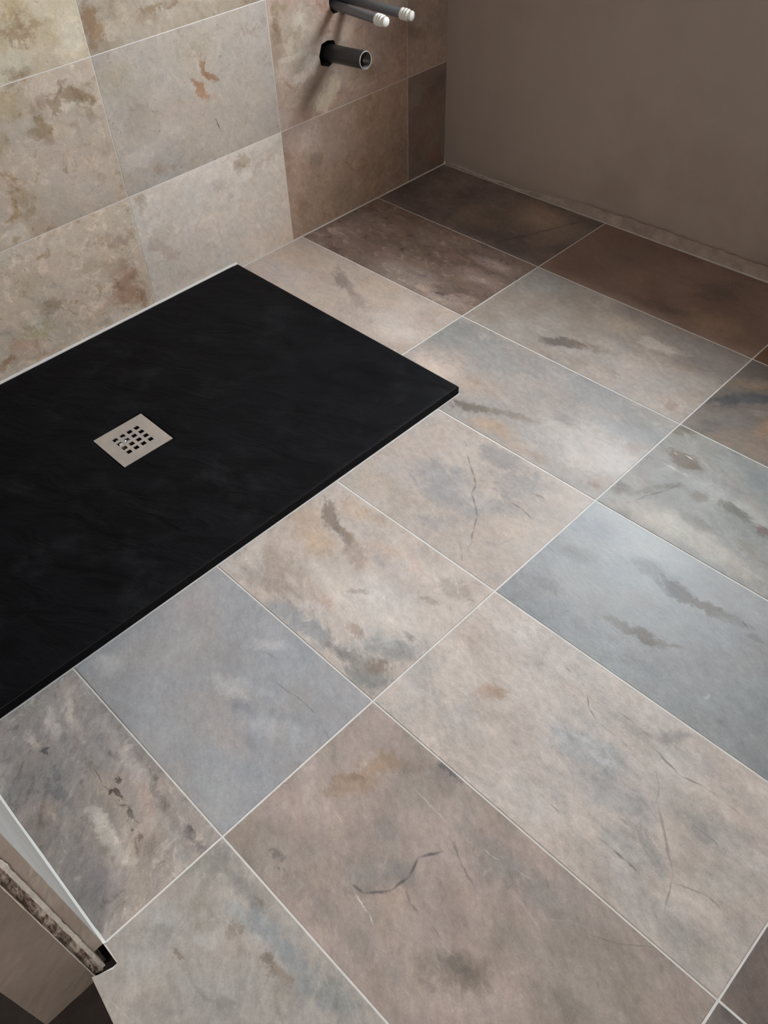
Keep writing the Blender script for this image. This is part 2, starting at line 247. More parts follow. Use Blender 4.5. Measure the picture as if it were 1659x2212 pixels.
 'B3': {'mottle':0.3,'streak':0.5,'ang':-0.3,'base':(0.4329,0.366,0.3231),'alt':(0.4447,0.393,0.3581),'feats':[(-0.0768,0.0228,0.1282,0.0834,-2.783,0.9,0.5,(0.4411,0.3585,0.3166),0.0),(-0.0556,-0.1058,0.1101,0.054,-2.9685,0.9,0.6,(0.4349,0.3545,0.2879),0.0),(0.0217,0.0004,0.08,0.0485,-2.7819,0.9,0.75,(0.3413,0.3235,0.3217),0.0),(0.0718,-0.0071,0.0851,0.066,-3.1069,0.7,0.75,(0.321,0.3135,0.3167),0.0),(0.1234,-0.0449,0.076,0.0429,2.9201,0.7,0.75,(0.3011,0.2945,0.2933),0.0),(0.0509,-0.0779,0.053,0.0255,-2.6193,0.9,0.5,(0.3641,0.319,0.2959),0.0),(0.0835,0.1207,0.0702,0.0376,-2.9366,0.6,0.8,(0.2723,0.2598,0.2548),0.0),(0.1606,0.0915,0.09,0.0564,-2.9784,0.8,0.8,(0.2885,0.2793,0.2723),0.0),(0.1806,0.0242,0.0486,0.0429,-2.9929,0.8,0.6,(0.2896,0.2769,0.2742),0.0),(0.1216,-0.0956,0.0577,0.0333,-3.0534,0.8,0.7,(0.3238,0.3081,0.3032),0.0),(0.1282,-0.057,0.0612,0.019,2.997,0.8,0.5,(0.4007,0.3344,0.3017),0.0),(0.2249,-0.0165,0.0892,0.041,-2.5382,0.9,0.6,(0.4781,0.3893,0.3313),0.0),(0.0519,0.0643,0.0511,0.0248,-2.3957,0.9,0.4,(0.4208,0.3698,0.3259),0.0),(0.2538,0.0583,0.0812,0.0558,-2.738,0.9,0.6,(0.4072,0.3516,0.3124),0.0),(0.2779,-0.1334,0.0457,0.0244,-2.1937,0.8,0.5,(0.3302,0.3047,0.2933),0.0),(0.2294,0.1196,0.0538,0.0237,-3.0102,0.9,0.5,(0.3119,0.2623,0.2285),0.0),(0.0501,0.072,0.02,0.0031,-0.6538,0.9,0.75,(0.1625,0.1454,0.1364),1.0),(0.0742,0.0547,0.0227,0.0031,-0.5937,0.9,0.75,(0.1626,0.1454,0.1361),1.0),(0.0952,0.0381,0.016,0.0029,-0.7796,0.9,0.75,(0.1615,0.1443,0.1348),1.0),(0.1088,0.0181,0.0193,0.003,-1.1335,0.9,0.75,(0.1605,0.1434,0.1341),1.0),(0.127,-0.0038,0.0228,0.0029,-0.662,0.9,0.75,(0.1597,0.1427,0.1335),1.0),(0.1507,-0.0239,0.022,0.0028,-0.7469,0.9,0.75,(0.1588,0.1418,0.1323),1.0),(0.1718,-0.0492,0.0259,0.0027,-0.9835,0.9,0.75,(0.1599,0.1427,0.1332),1.0),(0.1879,-0.0765,0.0199,0.0028,-1.1109,0.9,0.75,(0.1626,0.1454,0.136),1.0),(0.1991,-0.0973,0.0159,0.0029,-1.3382,0.9,0.5,(0.2472,0.2256,0.2065),1.0),(0.1904,-0.1145,0.0205,0.0027,-0.6698,0.9,0.5,(0.2523,0.2153,0.1972),1.0),(0.2081,-0.1321,0.0159,0.0026,-0.9265,0.9,0.5,(0.2266,0.1915,0.1743),1.0),(0.1402,0.045,0.0166,0.003,0.0151,0.9,0.5,(0.2271,0.2053,0.1929),1.0),(0.1655,0.0383,0.0222,0.0026,-0.4678,0.9,0.5,(0.2234,0.2012,0.1883),1.0),(0.2003,0.0389,0.0201,0.0033,-0.0385,0.9,0.7,(0.1679,0.1412,0.1238),1.0),(0.2298,0.0347,0.023,0.0031,-0.2303,0.9,0.7,(0.1593,0.1317,0.1137),1.0),(0.2169,0.0869,0.017,0.003,0.1205,0.9,0.7,(0.1919,0.1271,0.0907),1.0),(0.2211,-0.0709,0.0234,0.0028,0.5705,0.9,0.4,(0.2776,0.254,0.2325),1.0),(0.2403,-0.0454,0.0253,0.0027,1.2516,0.9,0.4,(0.2677,0.2439,0.2226),1.0)]},
 'B4': {'mottle':0.7,'streak':0.6,'ang':-0.45,'base':(0.4667,0.3959,0.3519),'alt':(0.5132,0.4612,0.4244),'feats':[(-0.0822,0.0333,0.0832,0.064,1.2581,0.9,0.7,(0.4469,0.3518,0.2842),0.0),(-0.0183,0.0119,0.0599,0.0527,3.0785,0.9,0.8,(0.4887,0.3633,0.2616),0.0),(-0.0056,0.1201,0.0704,0.034,-3.0033,0.9,0.7,(0.4557,0.3372,0.2416),0.0),(-0.0439,0.0767,0.0587,0.0213,2.6351,0.6,0.9,(0.2251,0.1854,0.1579),0.0),(-0.0002,0.0602,0.0432,0.0145,2.7635,0.6,0.8,(0.2069,0.1639,0.1384),0.0),(0.0192,0.0623,0.0434,0.0105,2.9232,0.7,0.6,(0.3114,0.2253,0.1619),0.0),(0.0604,0.0385,0.0545,0.027,2.8419,0.7,0.75,(0.3435,0.2762,0.2408),0.0),(0.1225,0.0078,0.0385,0.0186,-2.8195,0.8,0.7,(0.3126,0.2501,0.2178),0.0),(-0.0386,-0.1056,0.0843,0.0494,-2.7554,0.9,0.85,(0.3601,0.3267,0.2968),0.0),(-0.0201,-0.0661,0.0735,0.0398,-2.9252,0.9,0.7,(0.3937,0.3294,0.2818),0.0),(0.0068,-0.0998,0.0713,0.0266,-2.9671,0.8,0.6,(0.3058,0.2509,0.2182),0.0),(0.0435,-0.0657,0.0549,0.0316,2.9244,0.8,0.6,(0.4191,0.334,0.2863),0.0),(0.0984,-0.0708,0.0563,0.0155,2.9694,0.7,0.8,(0.4166,0.3142,0.2687),0.0),(0.0398,-0.0401,0.0347,0.0294,1.288,0.8,0.5,(0.4902,0.4074,0.3542),0.0),(0.1506,-0.0083,0.1402,0.0704,-2.914,0.7,0.95,(0.5758,0.5206,0.4832),0.0),(0.1744,0.0849,0.1035,0.0516,-2.9904,0.8,0.8,(0.524,0.4584,0.4215),0.0),(0.2151,-0.016,0.1049,0.0467,-2.8366,0.8,0.9,(0.5549,0.5009,0.4625),0.0),(0.0998,-0.0275,0.0383,0.0209,-3.1233,0.7,0.8,(0.5846,0.5282,0.4762),0.0),(0.2455,0.0801,0.073,0.0496,-2.8539,0.8,0.7,(0.5291,0.4632,0.426),0.0),(0.1057,0.0956,0.0671,0.0192,-2.9733,0.9,0.6,(0.5221,0.4034,0.3397),0.0),(0.0987,0.0664,0.0321,0.0152,-2.9073,0.7,0.5,(0.3546,0.3395,0.3444),0.0),(0.0736,-0.135,0.0726,0.0257,-3.0441,0.7,0.9,(0.3301,0.3276,0.3376),0.0),(0.1435,-0.1225,0.0887,0.0303,3.1359,0.7,0.9,(0.3035,0.3012,0.3056),0.0),(0.2532,-0.1195,0.0753,0.0433,3.0913,0.7,0.95,(0.2962,0.2863,0.2695),0.0),(0.237,-0.0604,0.0726,0.0328,-2.5088,0.8,0.9,(0.347,0.3454,0.3352),0.0),(0.2716,-0.0406,0.0594,0.0393,1.2269,0.8,0.8,(0.323,0.3211,0.3115),0.0),(0.2518,-0.099,0.0323,0.0249,-2.3132,0.7,0.85,(0.2681,0.2117,0.1833),0.0),(0.1994,-0.121,0.0546,0.018,-3.0887,0.8,0.8,(0.2529,0.2359,0.2202),0.0),(0.2584,-0.0212,0.0195,0.013,-2.691,0.7,0.7,(0.2585,0.2324,0.2086),0.0),(0.184,-0.0741,0.0194,0.0125,-3.0996,0.7,0.7,(0.3311,0.2505,0.2114),0.0),(0.1299,-0.0108,0.0253,0.0096,-2.8229,0.6,0.7,(0.3435,0.2859,0.2592),0.0),(0.2467,0.1092,0.051,0.0273,-2.9088,0.7,0.8,(0.3646,0.3208,0.2811),0.0),(0.2708,0.1246,0.0343,0.0301,-2.285,0.7,0.6,(0.392,0.3262,0.2868),0.0),(0.253,0.1081,0.0148,0.0025,2.2937,0.9,0.7,(0.5561,0.488,0.4377),1.0),(0.252,0.1247,0.0153,0.0032,0.9969,0.9,0.7,(0.5395,0.4717,0.4234),1.0),(0.2722,0.1386,0.022,0.0032,0.331,0.9,0.7,(0.4967,0.4318,0.3866),1.0),(0.2718,0.1137,0.0125,0.002,-0.8562,0.9,0.5,(0.3509,0.2547,0.2123),1.0),(0.2853,0.109,0.0117,0.0025,0.2325,0.9,0.5,(0.3214,0.2273,0.1871),1.0),(0.2248,0.0609,0.0235,0.0091,-2.7033,0.6,0.7,(0.3457,0.2864,0.2428),0.0),(0.1633,0.0965,0.0189,0.0141,-3.0029,0.7,0.5,(0.5554,0.4002,0.3279),0.0),(0.0419,-0.067,0.0227,0.0027,-0.8535,0.9,0.6,(0.5602,0.4928,0.4432),1.0),(0.064,-0.0854,0.0194,0.0025,-0.5076,0.9,0.6,(0.5626,0.4955,0.4464),1.0),(0.1968,-0.0866,0.0376,0.0034,0.3484,0.9,0.5,(0.4564,0.4316,0.4093),1.0),(0.2316,-0.0604,0.0289,0.0034,1.0358,0.9,0.5,(0.4535,0.429,0.4069),1.0)]},
 'B5': {'mottle':0.2,'streak':0.4,'ang':-0.6,'base':(0.346,0.3332,0.3316),'alt':(0.3402,0.3447,0.362),'feats':[(-0.0807,0.0902,0.0919,0.0618,-2.7559,0.9,0.6,(0.3748,0.3485,0.3424),0.0),(-0.0594,-0.0516,0.1004,0.072,1.2549,0.9,0.7,(0.3448,0.3437,0.3495),0.0),(0.0863,-0.1052,0.1073,0.0435,-2.9578,0.9,0.6,(0.348,0.3624,0.3835),0.0),(-0.0701,-0.0996,0.054,0.0308,-2.6628,0.8,0.6,(0.5129,0.4985,0.4886),0.0),(-0.0772,-0.131,0.0356,0.0211,-2.6961,0.8,0.5,(0.3553,0.3551,0.3601),0.0),(0.056,0.0568,0.0705,0.0593,-2.358,0.9,0.5,(0.2993,0.2976,0.3007),0.0),(0.1131,0.0123,0.0492,0.0249,-2.4145,0.6,0.75,(0.468,0.4551,0.4536),0.0),(0.1377,0.012,0.0281,0.0163,-2.9291,0.7,0.6,(0.4979,0.4734,0.4615),0.0),(0.0994,0.1039,0.0402,0.0137,-2.8083,0.6,0.75,(0.438,0.425,0.4355),0.0),(0.086,0.0047,0.0235,0.0134,-2.6777,0.6,0.6,(0.4577,0.4344,0.4221),0.0),(0.1576,-0.0037,0.0353,0.0163,-3.0877,0.7,0.7,(0.2441,0.2531,0.2796),0.0),(0.2045,-0.004,0.0543,0.0285,-3.0482,0.7,0.6,(0.4155,0.4288,0.4662),0.0),(0.2125,-0.029,0.032,0.0256,-3.0746,0.8,0.5,(0.2416,0.2678,0.3054),0.0),(0.2586,0.0256,0.0361,0.0259,-2.8786,0.8,0.6,(0.3962,0.4203,0.4462),0.0),(0.1617,0.0405,0.0236,0.0109,-2.8259,0.7,0.5,(0.4389,0.4393,0.4526),0.0),(0.23,0.0312,0.0588,0.0211,-2.9182,0.8,0.5,(0.2695,0.2881,0.3086),0.0),(0.2174,0.1109,0.0823,0.0252,-3.1022,0.9,0.6,(0.3645,0.3641,0.3756),0.0),(0.2428,-0.1232,0.0655,0.0427,-2.6869,0.9,0.6,(0.3361,0.3601,0.3759),0.0),(0.1904,-0.0924,0.063,0.0338,-2.5512,0.9,0.4,(0.2994,0.3301,0.3636),0.0),(0.18,0.0679,0.0236,0.0017,0.1132,0.9,0.6,(0.1727,0.1595,0.1535),1.0),(0.2114,0.0714,0.0218,0.0017,0.1043,0.9,0.6,(0.1718,0.159,0.1533),1.0),(0.2408,0.0724,0.0207,0.0016,-0.0369,0.9,0.6,(0.1703,0.1578,0.1525),1.0),(0.1138,0.0923,0.025,0.0031,0.2006,0.9,0.5,(0.2472,0.223,0.2154),1.0),(0.2729,0.0666,0.0188,0.0013,-0.3986,0.9,0.4,(0.2592,0.2358,0.2224),1.0),(0.2953,0.0579,0.0158,0.0013,-0.339,0.9,0.4,(0.1908,0.169,0.1596),1.0),(-0.0654,-0.0629,0.0483,0.002,-0.5692,0.9,0.3,(0.5207,0.5231,0.5152),1.0),(0.2064,-0.0915,0.0409,0.0018,0.3852,0.9,0.3,(0.3988,0.4022,0.4067),1.0),(0.2492,-0.0763,0.0246,0.0017,0.2727,0.9,0.3,(0.3928,0.3975,0.4026),1.0)]},
 'B6': {'mottle':1.25,'streak':1.0,'ang':-0.85,'relief':0.6,'light':(0.6139,0.5323,0.4636),'dark':(0.2131,0.181,0.1577),'base':(0.3963,0.3415,0.306),'alt':(0.3295,0.3032,0.2907),'feats':[(-0.0855,0.0544,0.0614,0.0272,-2.6259,0.9,0.5,(0.3324,0.294,0.2457),0.0),(-0.0664,0.119,0.0512,0.0204,-3.051,0.8,0.5,(0.4633,0.3841,0.3306),0.0),(-0.0288,0.0968,0.0472,0.0117,2.8,0.7,0.7,(0.5985,0.5335,0.48),0.0),(0.0037,0.0942,0.0357,0.0099,2.8501,0.7,0.5,(0.5383,0.464,0.3903),0.0),(-0.0358,0.0678,0.0348,0.0144,3.057,0.7,0.7,(0.6514,0.5797,0.5503),0.0),(-0.0982,0.0655,0.0191,0.0134,-2.6947,0.5,0.6,(0.3033,0.2729,0.2218),0.0),(-0.0676,0.0487,0.0431,0.0128,3.1066,0.8,0.6,(0.2938,0.2718,0.2546),0.0),(-0.007,0.0353,0.008,0.0053,-3.0198,0.5,0.9,(0.1306,0.1191,0.1221),0.0),(-0.0328,0.0376,0.0258,0.0075,3.0045,0.7,0.6,(0.6426,0.5257,0.4694),0.0),(0.0311,0.0297,0.0268,0.0081,3.1014,0.6,0.7,(0.2191,0.211,0.2141),0.0),(0.0776,0.0186,0.033,0.0125,-3.0742,0.7,0.7,(0.2313,0.2231,0.2268),0.0),(0.0768,-0.0115,0.0588,0.0271,-2.9748,0.8,0.5,(0.3788,0.2948,0.2563),0.0),(0.0754,-0.0032,0.027,0.0123,-3.0596,0.8,0.4,(0.5306,0.4125,0.3406),0.0),(0.0137,0.1259,0.0511,0.0164,2.9464,0.9,0.5,(0.4189,0.3827,0.3638),0.0),(0.0655,0.1312,0.0701,0.0172,3.11,0.8,0.8,(0.4689,0.4228,0.3946),0.0),(0.1258,0.1252,0.0667,0.0157,3.1194,0.7,0.8,(0.4885,0.4369,0.4149),0.0),(0.1731,0.11,0.0445,0.0198,2.925,0.8,0.7,(0.4386,0.363,0.3241),0.0),(0.0933,0.1468,0.0392,0.0124,3.0355,0.7,0.5,(0.2393,0.221,0.2248),0.0),(0.1679,0.0379,0.0544,0.0132,3.0118,0.5,0.95,(0.6449,0.585,0.5183),0.0),(0.2269,0.0311,0.0442,0.0146,3.1088,0.5,0.95,(0.4817,0.447,0.4035),0.0),(0.2753,0.0258,0.0347,0.0192,3.0751,0.6,0.8,(0.3802,0.3453,0.302),0.0),(0.1376,0.0373,0.0224,0.0106,3.0204,0.5,0.7,(0.6366,0.5712,0.53),0.0),(0.1355,0.0741,0.0727,0.0139,3.0655,0.8,0.6,(0.4953,0.4106,0.3378),0.0),(0.1946,0.0637,0.0635,0.0176,2.9774,0.7,0.7,(0.4039,0.3503,0.2921),0.0),(0.2439,0.1017,0.0543,0.0114,3.0103,0.7,0.7,(0.4045,0.3792,0.3534),0.0),(0.2905,0.0924,0.0416,0.0188,3.0137,0.7,0.8,(0.3592,0.3368,0.3156),0.0),(0.2835,0.1215,0.0417,0.01,-3.1262,0.7,0.6,(0.1449,0.1349,0.1385),0.0),(0.2623,0.0652,0.0396,0.0158,-2.9751,0.7,0.5,(0.2132,0.1947,0.1834),0.0),(0.1761,0.1327,0.0509,0.0095,2.7714,0.8,0.6,(0.2061,0.1849,0.1728),0.0),(0.155,-0.0113,0.0692,0.0269,3.1187,0.8,0.8,(0.3482,0.3126,0.295),0.0),(0.2276,-0.0032,0.071,0.0305,-3.1143,0.8,0.8,(0.3382,0.3095,0.3064),0.0),(0.2731,-0.0098,0.0423,0.0265,-2.5973,0.8,0.7,(0.2874,0.2641,0.234),0.0),(0.1221,0.0931,0.0099,0.0048,3.0558,0.5,0.9,(0.1208,0.0912,0.0907),0.0),(0.1337,0.0792,0.0133,0.0053,-3.1009,0.5,0.9,(0.118,0.0886,0.083),0.0),(0.0907,0.0765,0.0258,0.0014,-0.2034,0.9,0.8,(0.1577,0.1198,0.0999),1.0),(0.1194,0.075,0.0164,0.0014,0.1944,0.9,0.8,(0.1505,0.1152,0.0969),1.0),(0.1364,0.0779,0.0085,0.0014,0.114,0.9,0.8,(0.1443,0.1111,0.0937),1.0),(0.1571,0.0762,0.0102,0.0026,0.6653,0.9,0.85,(0.1546,0.134,0.1214),1.0),(0.1715,0.0808,0.0126,0.0023,0.0269,0.9,0.85,(0.1435,0.1253,0.1142),1.0),(0.1748,0.0806,0.012,0.005,-2.9864,0.5,0.85,(0.1488,0.1365,0.1251),0.0),(0.1807,0.0696,0.0053,0.0019,-1.3838,0.9,0.8,(0.1643,0.1384,0.1208),1.0),(0.1959,0.0668,0.009,0.0036,2.8478,0.5,0.85,(0.1396,0.1222,0.1174),0.0),(0.2175,0.069,0.0139,0.0046,2.8527,0.6,0.8,(0.1804,0.136,0.1198),0.0),(0.1942,0.0774,0.0063,0.0015,0.2772,0.9,0.7,(0.1683,0.1372,0.1207),1.0),(0.166,0.1231,0.0282,0.0096,2.9997,0.8,0.5,(0.4259,0.3408,0.2944),0.0),(0.0955,-0.0032,0.0133,0.006,-3.1211,0.6,0.6,(0.6172,0.4723,0.42),0.0),(0.187,0.1087,0.0172,0.0058,3.0832,0.7,0.5,(0.4506,0.3434,0.3161),0.0)]},
 'C0': {'mottle':0.3,'streak':0.5,'ang':-0.1,'base':(0.2689,0.1674,0.1037),'alt':(0.1676,0.0981,0.06),'feats':[]},
 'C1': {'mottle':0.45,'streak':0.8,'ang':0.3,'base':(0.173,0.151,0.138),'alt':(0.2211,0.1702,0.1334),'feats':[(-0.2766,0.1152,0.0705,0.0432,1.1183,0.9,0.8,(0.1644,0.1419,0.1317),0.0),(-0.2746,0.0509,0.0556,0.0324,-2.5008,0.8,0.7,(0.2409,0.1924,0.1429),0.0),(-0.228,0.0246,0.1151,0.0231,-2.3407,0.55,0.95,(0.0946,0.0944,0.1011),0.0),(-0.2736,-0.0288,0.0528,0.0303,-2.3635,0.6,0.8,(0.0726,0.0734,0.0755),0.0),(-0.2453,0.077,0.0503,0.0202,-2.4976,0.8,0.6,(0.3402,0.2603,0.1829),0.0),(-0.2383,-0.0723,0.075,0.0347,-2.6373,0.8,0.7,(0.194,0.1779,0.171),0.0),(-0.1782,-0.1245,0.0714,0.0411,-2.9336,0.9,0.7,(0.2294,0.1788,0.1361),0.0),(-0.1717,-0.0518,0.0442,0.0334,1.4892,0.8,0.7,(0.373,0.24,0.1518),0.0),(-0.255,-0.1171,0.0435,0.0294,-2.3638,0.8,0.5,(0.1176,0.1066,0.1037),0.0),(-0.2001,-0.0079,0.0387,0.0192,-2.5043,0.8,0.5,(0.3203,0.2645,0.2339),0.0)]},
 'C2': {'mottle':1.1,'streak':0.8,'ang':-0.25,'relief':0.6,'base':(0.2701,0.2599,0.2421),'alt':(0.2485,0.2601,0.2535),'feats':[(-0.2462,0.114,0.0772,0.0406,-2.9962,0.9,0.7,(0.2544,0.2462,0.2209),0.0),(-0.1447,0.1145,0.0844,0.0456,-3.0044,0.9,0.8,(0.2512,0.2636,0.2586),0.0),(-0.2962,0.1262,0.0344,0.025,-2.7756,0.7,0.6,(0.1506,0.1216,0.0806),0.0),(-0.2845,0.0053,0.0671,0.048,0.9265,0.8,0.6,(0.291,0.268,0.2596),0.0),(-0.2414,0.0627,0.0478,0.031,3.077,0.45,0.9,(0.1511,0.1186,0.0864),0.0),(-0.2142,0.0603,0.0261,0.0183,-3.1152,0.6,0.6,(0.1228,0.0925,0.06),0.0),(-0.2427,0.0237,0.0294,0.0049,-0.0535,0.9,0.8,(0.479,0.4496,0.4368),1.0),(-0.2129,0.0241,0.0136,0.005,0.1551,0.9,0.8,(0.4896,0.4611,0.4484),1.0),(-0.2609,0.0662,0.0077,0.0032,-0.3868,0.9,0.7,(0.5062,0.4638,0.4397),1.0),(-0.2342,0.0747,0.0138,0.0025,-0.0452,0.9,0.95,(0.74,0.721,0.7064),1.0),(-0.2811,-0.0884,0.029,0.0207,-2.5692,0.7,0.7,(0.1022,0.0704,0.06),0.0),(-0.26,-0.1198,0.0476,0.0248,-2.4065,0.8,0.8,(0.2646,0.1926,0.1483),0.0),(-0.2418,-0.0611,0.068,0.012,-2.0948,0.7,0.6,(0.1571,0.1378,0.1202),0.0),(-0.2161,-0.0205,0.0307,0.0131,-2.4761,0.7,0.7,(0.1392,0.1211,0.1048),0.0),(-0.2538,-0.1174,0.0233,0.0037,0.9705,0.9,0.7,(0.0738,0.06,0.06),1.0),(-0.2398,-0.0879,0.0243,0.0035,1.2789,0.9,0.7,(0.0721,0.06,0.06),1.0),(-0.2254,-0.0545,0.0283,0.0037,1.0646,0.9,0.7,(0.0802,0.06,0.06),1.0),(-0.2115,-0.0197,0.0262,0.0035,1.3306,0.9,0.7,(0.0929,0.0694,0.0615),1.0),(-0.1891,-0.1119,0.1355,0.048,-3.0907,0.7,0.95,(0.3734,0.3394,0.305),0.0),(-0.1331,-0.1078,0.1389,0.0295,-3.0541,0.6,0.8,(0.4113,0.379,0.3378),0.0),(-0.0559,-0.1122,0.1166,0.0392,3.1089,0.7,0.85,(0.3954,0.3659,0.3277),0.0),(-0.1514,0.0216,0.0981,0.035,-3.0819,0.7,0.7,(0.3904,0.378,0.3557),0.0),(-0.0703,0.0133,0.0623,0.026,3.0936,0.8,0.6,(0.3746,0.3648,0.3337),0.0),(-0.161,-0.0125,0.0216,0.0189,3.0416,0.6,0.7,(0.1758,0.1398,0.1149),0.0),(-0.0711,-0.0193,0.0618,0.0338,3.1196,0.7,0.8,(0.1856,0.1957,0.1794),0.0),(-0.0919,0.0015,0.0398,0.0169,2.9777,0.6,0.8,(0.1256,0.118,0.0971),0.0),(-0.0378,-0.0044,0.0262,0.0141,2.9609,0.6,0.9,(0.1203,0.0723,0.06),0.0),(-0.0958,-0.042,0.0393,0.0338,3.1205,0.8,0.7,(0.2082,0.2171,0.1984),0.0),(-0.1329,-0.0762,0.0506,0.018,3.1053,0.7,0.5,(0.1714,0.1527,0.1266),0.0),(-0.037,-0.0649,0.0451,0.0213,-3.0308,0.8,0.6,(0.2283,0.2118,0.1775),0.0),(-0.0996,0.1031,0.0422,0.036,2.136,0.8,0.7,(0.2265,0.2473,0.2611),0.0),(-0.2461,-0.1481,0.0361,0.0213,-2.6223,0.8,0.5,(0.173,0.1419,0.1165),0.0)]},
 'C3': {'mottle':0.25,'streak':0.6,'ang':-0.3,'rough':0.36,'spec':0.22,'base':(0.2551,0.2577,0.2662),'alt':(0.2851,0.296,0.3019),'feats':[(-0.2506,0.084,0.0815,0.0515,3.0927,0.9,0.5,(0.1923,0.2079,0.2473),0.0),(-0.2468,-0.0474,0.0749,0.0564,-2.6009,0.9,0.6,(0.2824,0.278,0.2847),0.0),(-0.2448,-0.116,0.0514,0.0322,-2.5988,0.8,0.5,(0.2589,0.2518,0.2556),0.0),(-0.2423,0.0153,0.0721,0.0274,-2.9921,0.9,0.5,(0.1569,0.1545,0.1528),0.0),(-0.2369,-0.0739,0.0461,0.0185,-2.8901,0.8,0.6,(0.1886,0.181,0.1828),0.0),(-0.1577,-0.0484,0.0588,0.0379,-2.6751,0.9,0.5,(0.2443,0.2388,0.2441),0.0),(-0.106,-0.0002,0.0438,0.0289,-3.0611,0.8,0.6,(0.262,0.2383,0.227),0.0),(-0.1014,-0.0557,0.0468,0.0117,-3.1258,0.7,0.7,(0.1494,0.1359,0.1231),0.0),(-0.0604,-0.0495,0.0433,0.0146,-3.0135,0.6,0.85,(0.1375,0.121,0.105),0.0),(-0.0192,-0.0385,0.03,0.0073,-2.849,0.7,0.7,(0.1647,0.1488,0.1332),0.0),(-0.134,0.0716,0.0721,0.0277,-3.1217,0.9,0.5,(0.0876,0.0821,0.0783),0.0),(-0.071,0.0597,0.0689,0.021,-3.1114,0.6,0.8,(0.0762,0.0602,0.06),0.0),(-0.0104,0.0622,0.0531,0.0189,-3.0147,0.5,0.85,(0.1204,0.1067,0.0936),0.0),(0.0375,0.0679,0.0493,0.0144,-2.8678,0.7,0.7,(0.1849,0.1868,0.1802),0.0),(0.0304,0.1271,0.0484,0.0395,-2.4393,0.9,0.6,(0.2894,0.3037,0.3103),0.0),(-0.0914,-0.1038,0.0331,0.0182,-2.8684,0.8,0.5,(0.3365,0.3396,0.3546),0.0),(0.1189,-0.0366,0.0668,0.0572,2.9858,0.9,0.7,(0.2623,0.2889,0.296),0.0),(0.0985,-0.1649,0.0762,0.0255,-3.038,0.9,0.5,(0.2558,0.2653,0.2765),0.0),(-0.1633,-0.1071,0.0667,0.0287,-2.9179,0.9,0.4,(0.2233,0.2244,0.2366),0.0),(0.048,0.0791,0.0126,0.0023,-0.5483,0.9,0.7,(0.1007,0.0683,0.06),1.0),(0.0754,0.059,0.0221,0.0094,3.0694,0.7,0.6,(0.1712,0.1745,0.1705),0.0),(0.0742,-0.0903,0.0085,0.0075,-2.4787,0.6,0.6,(0.4494,0.4455,0.4537),0.0)]},
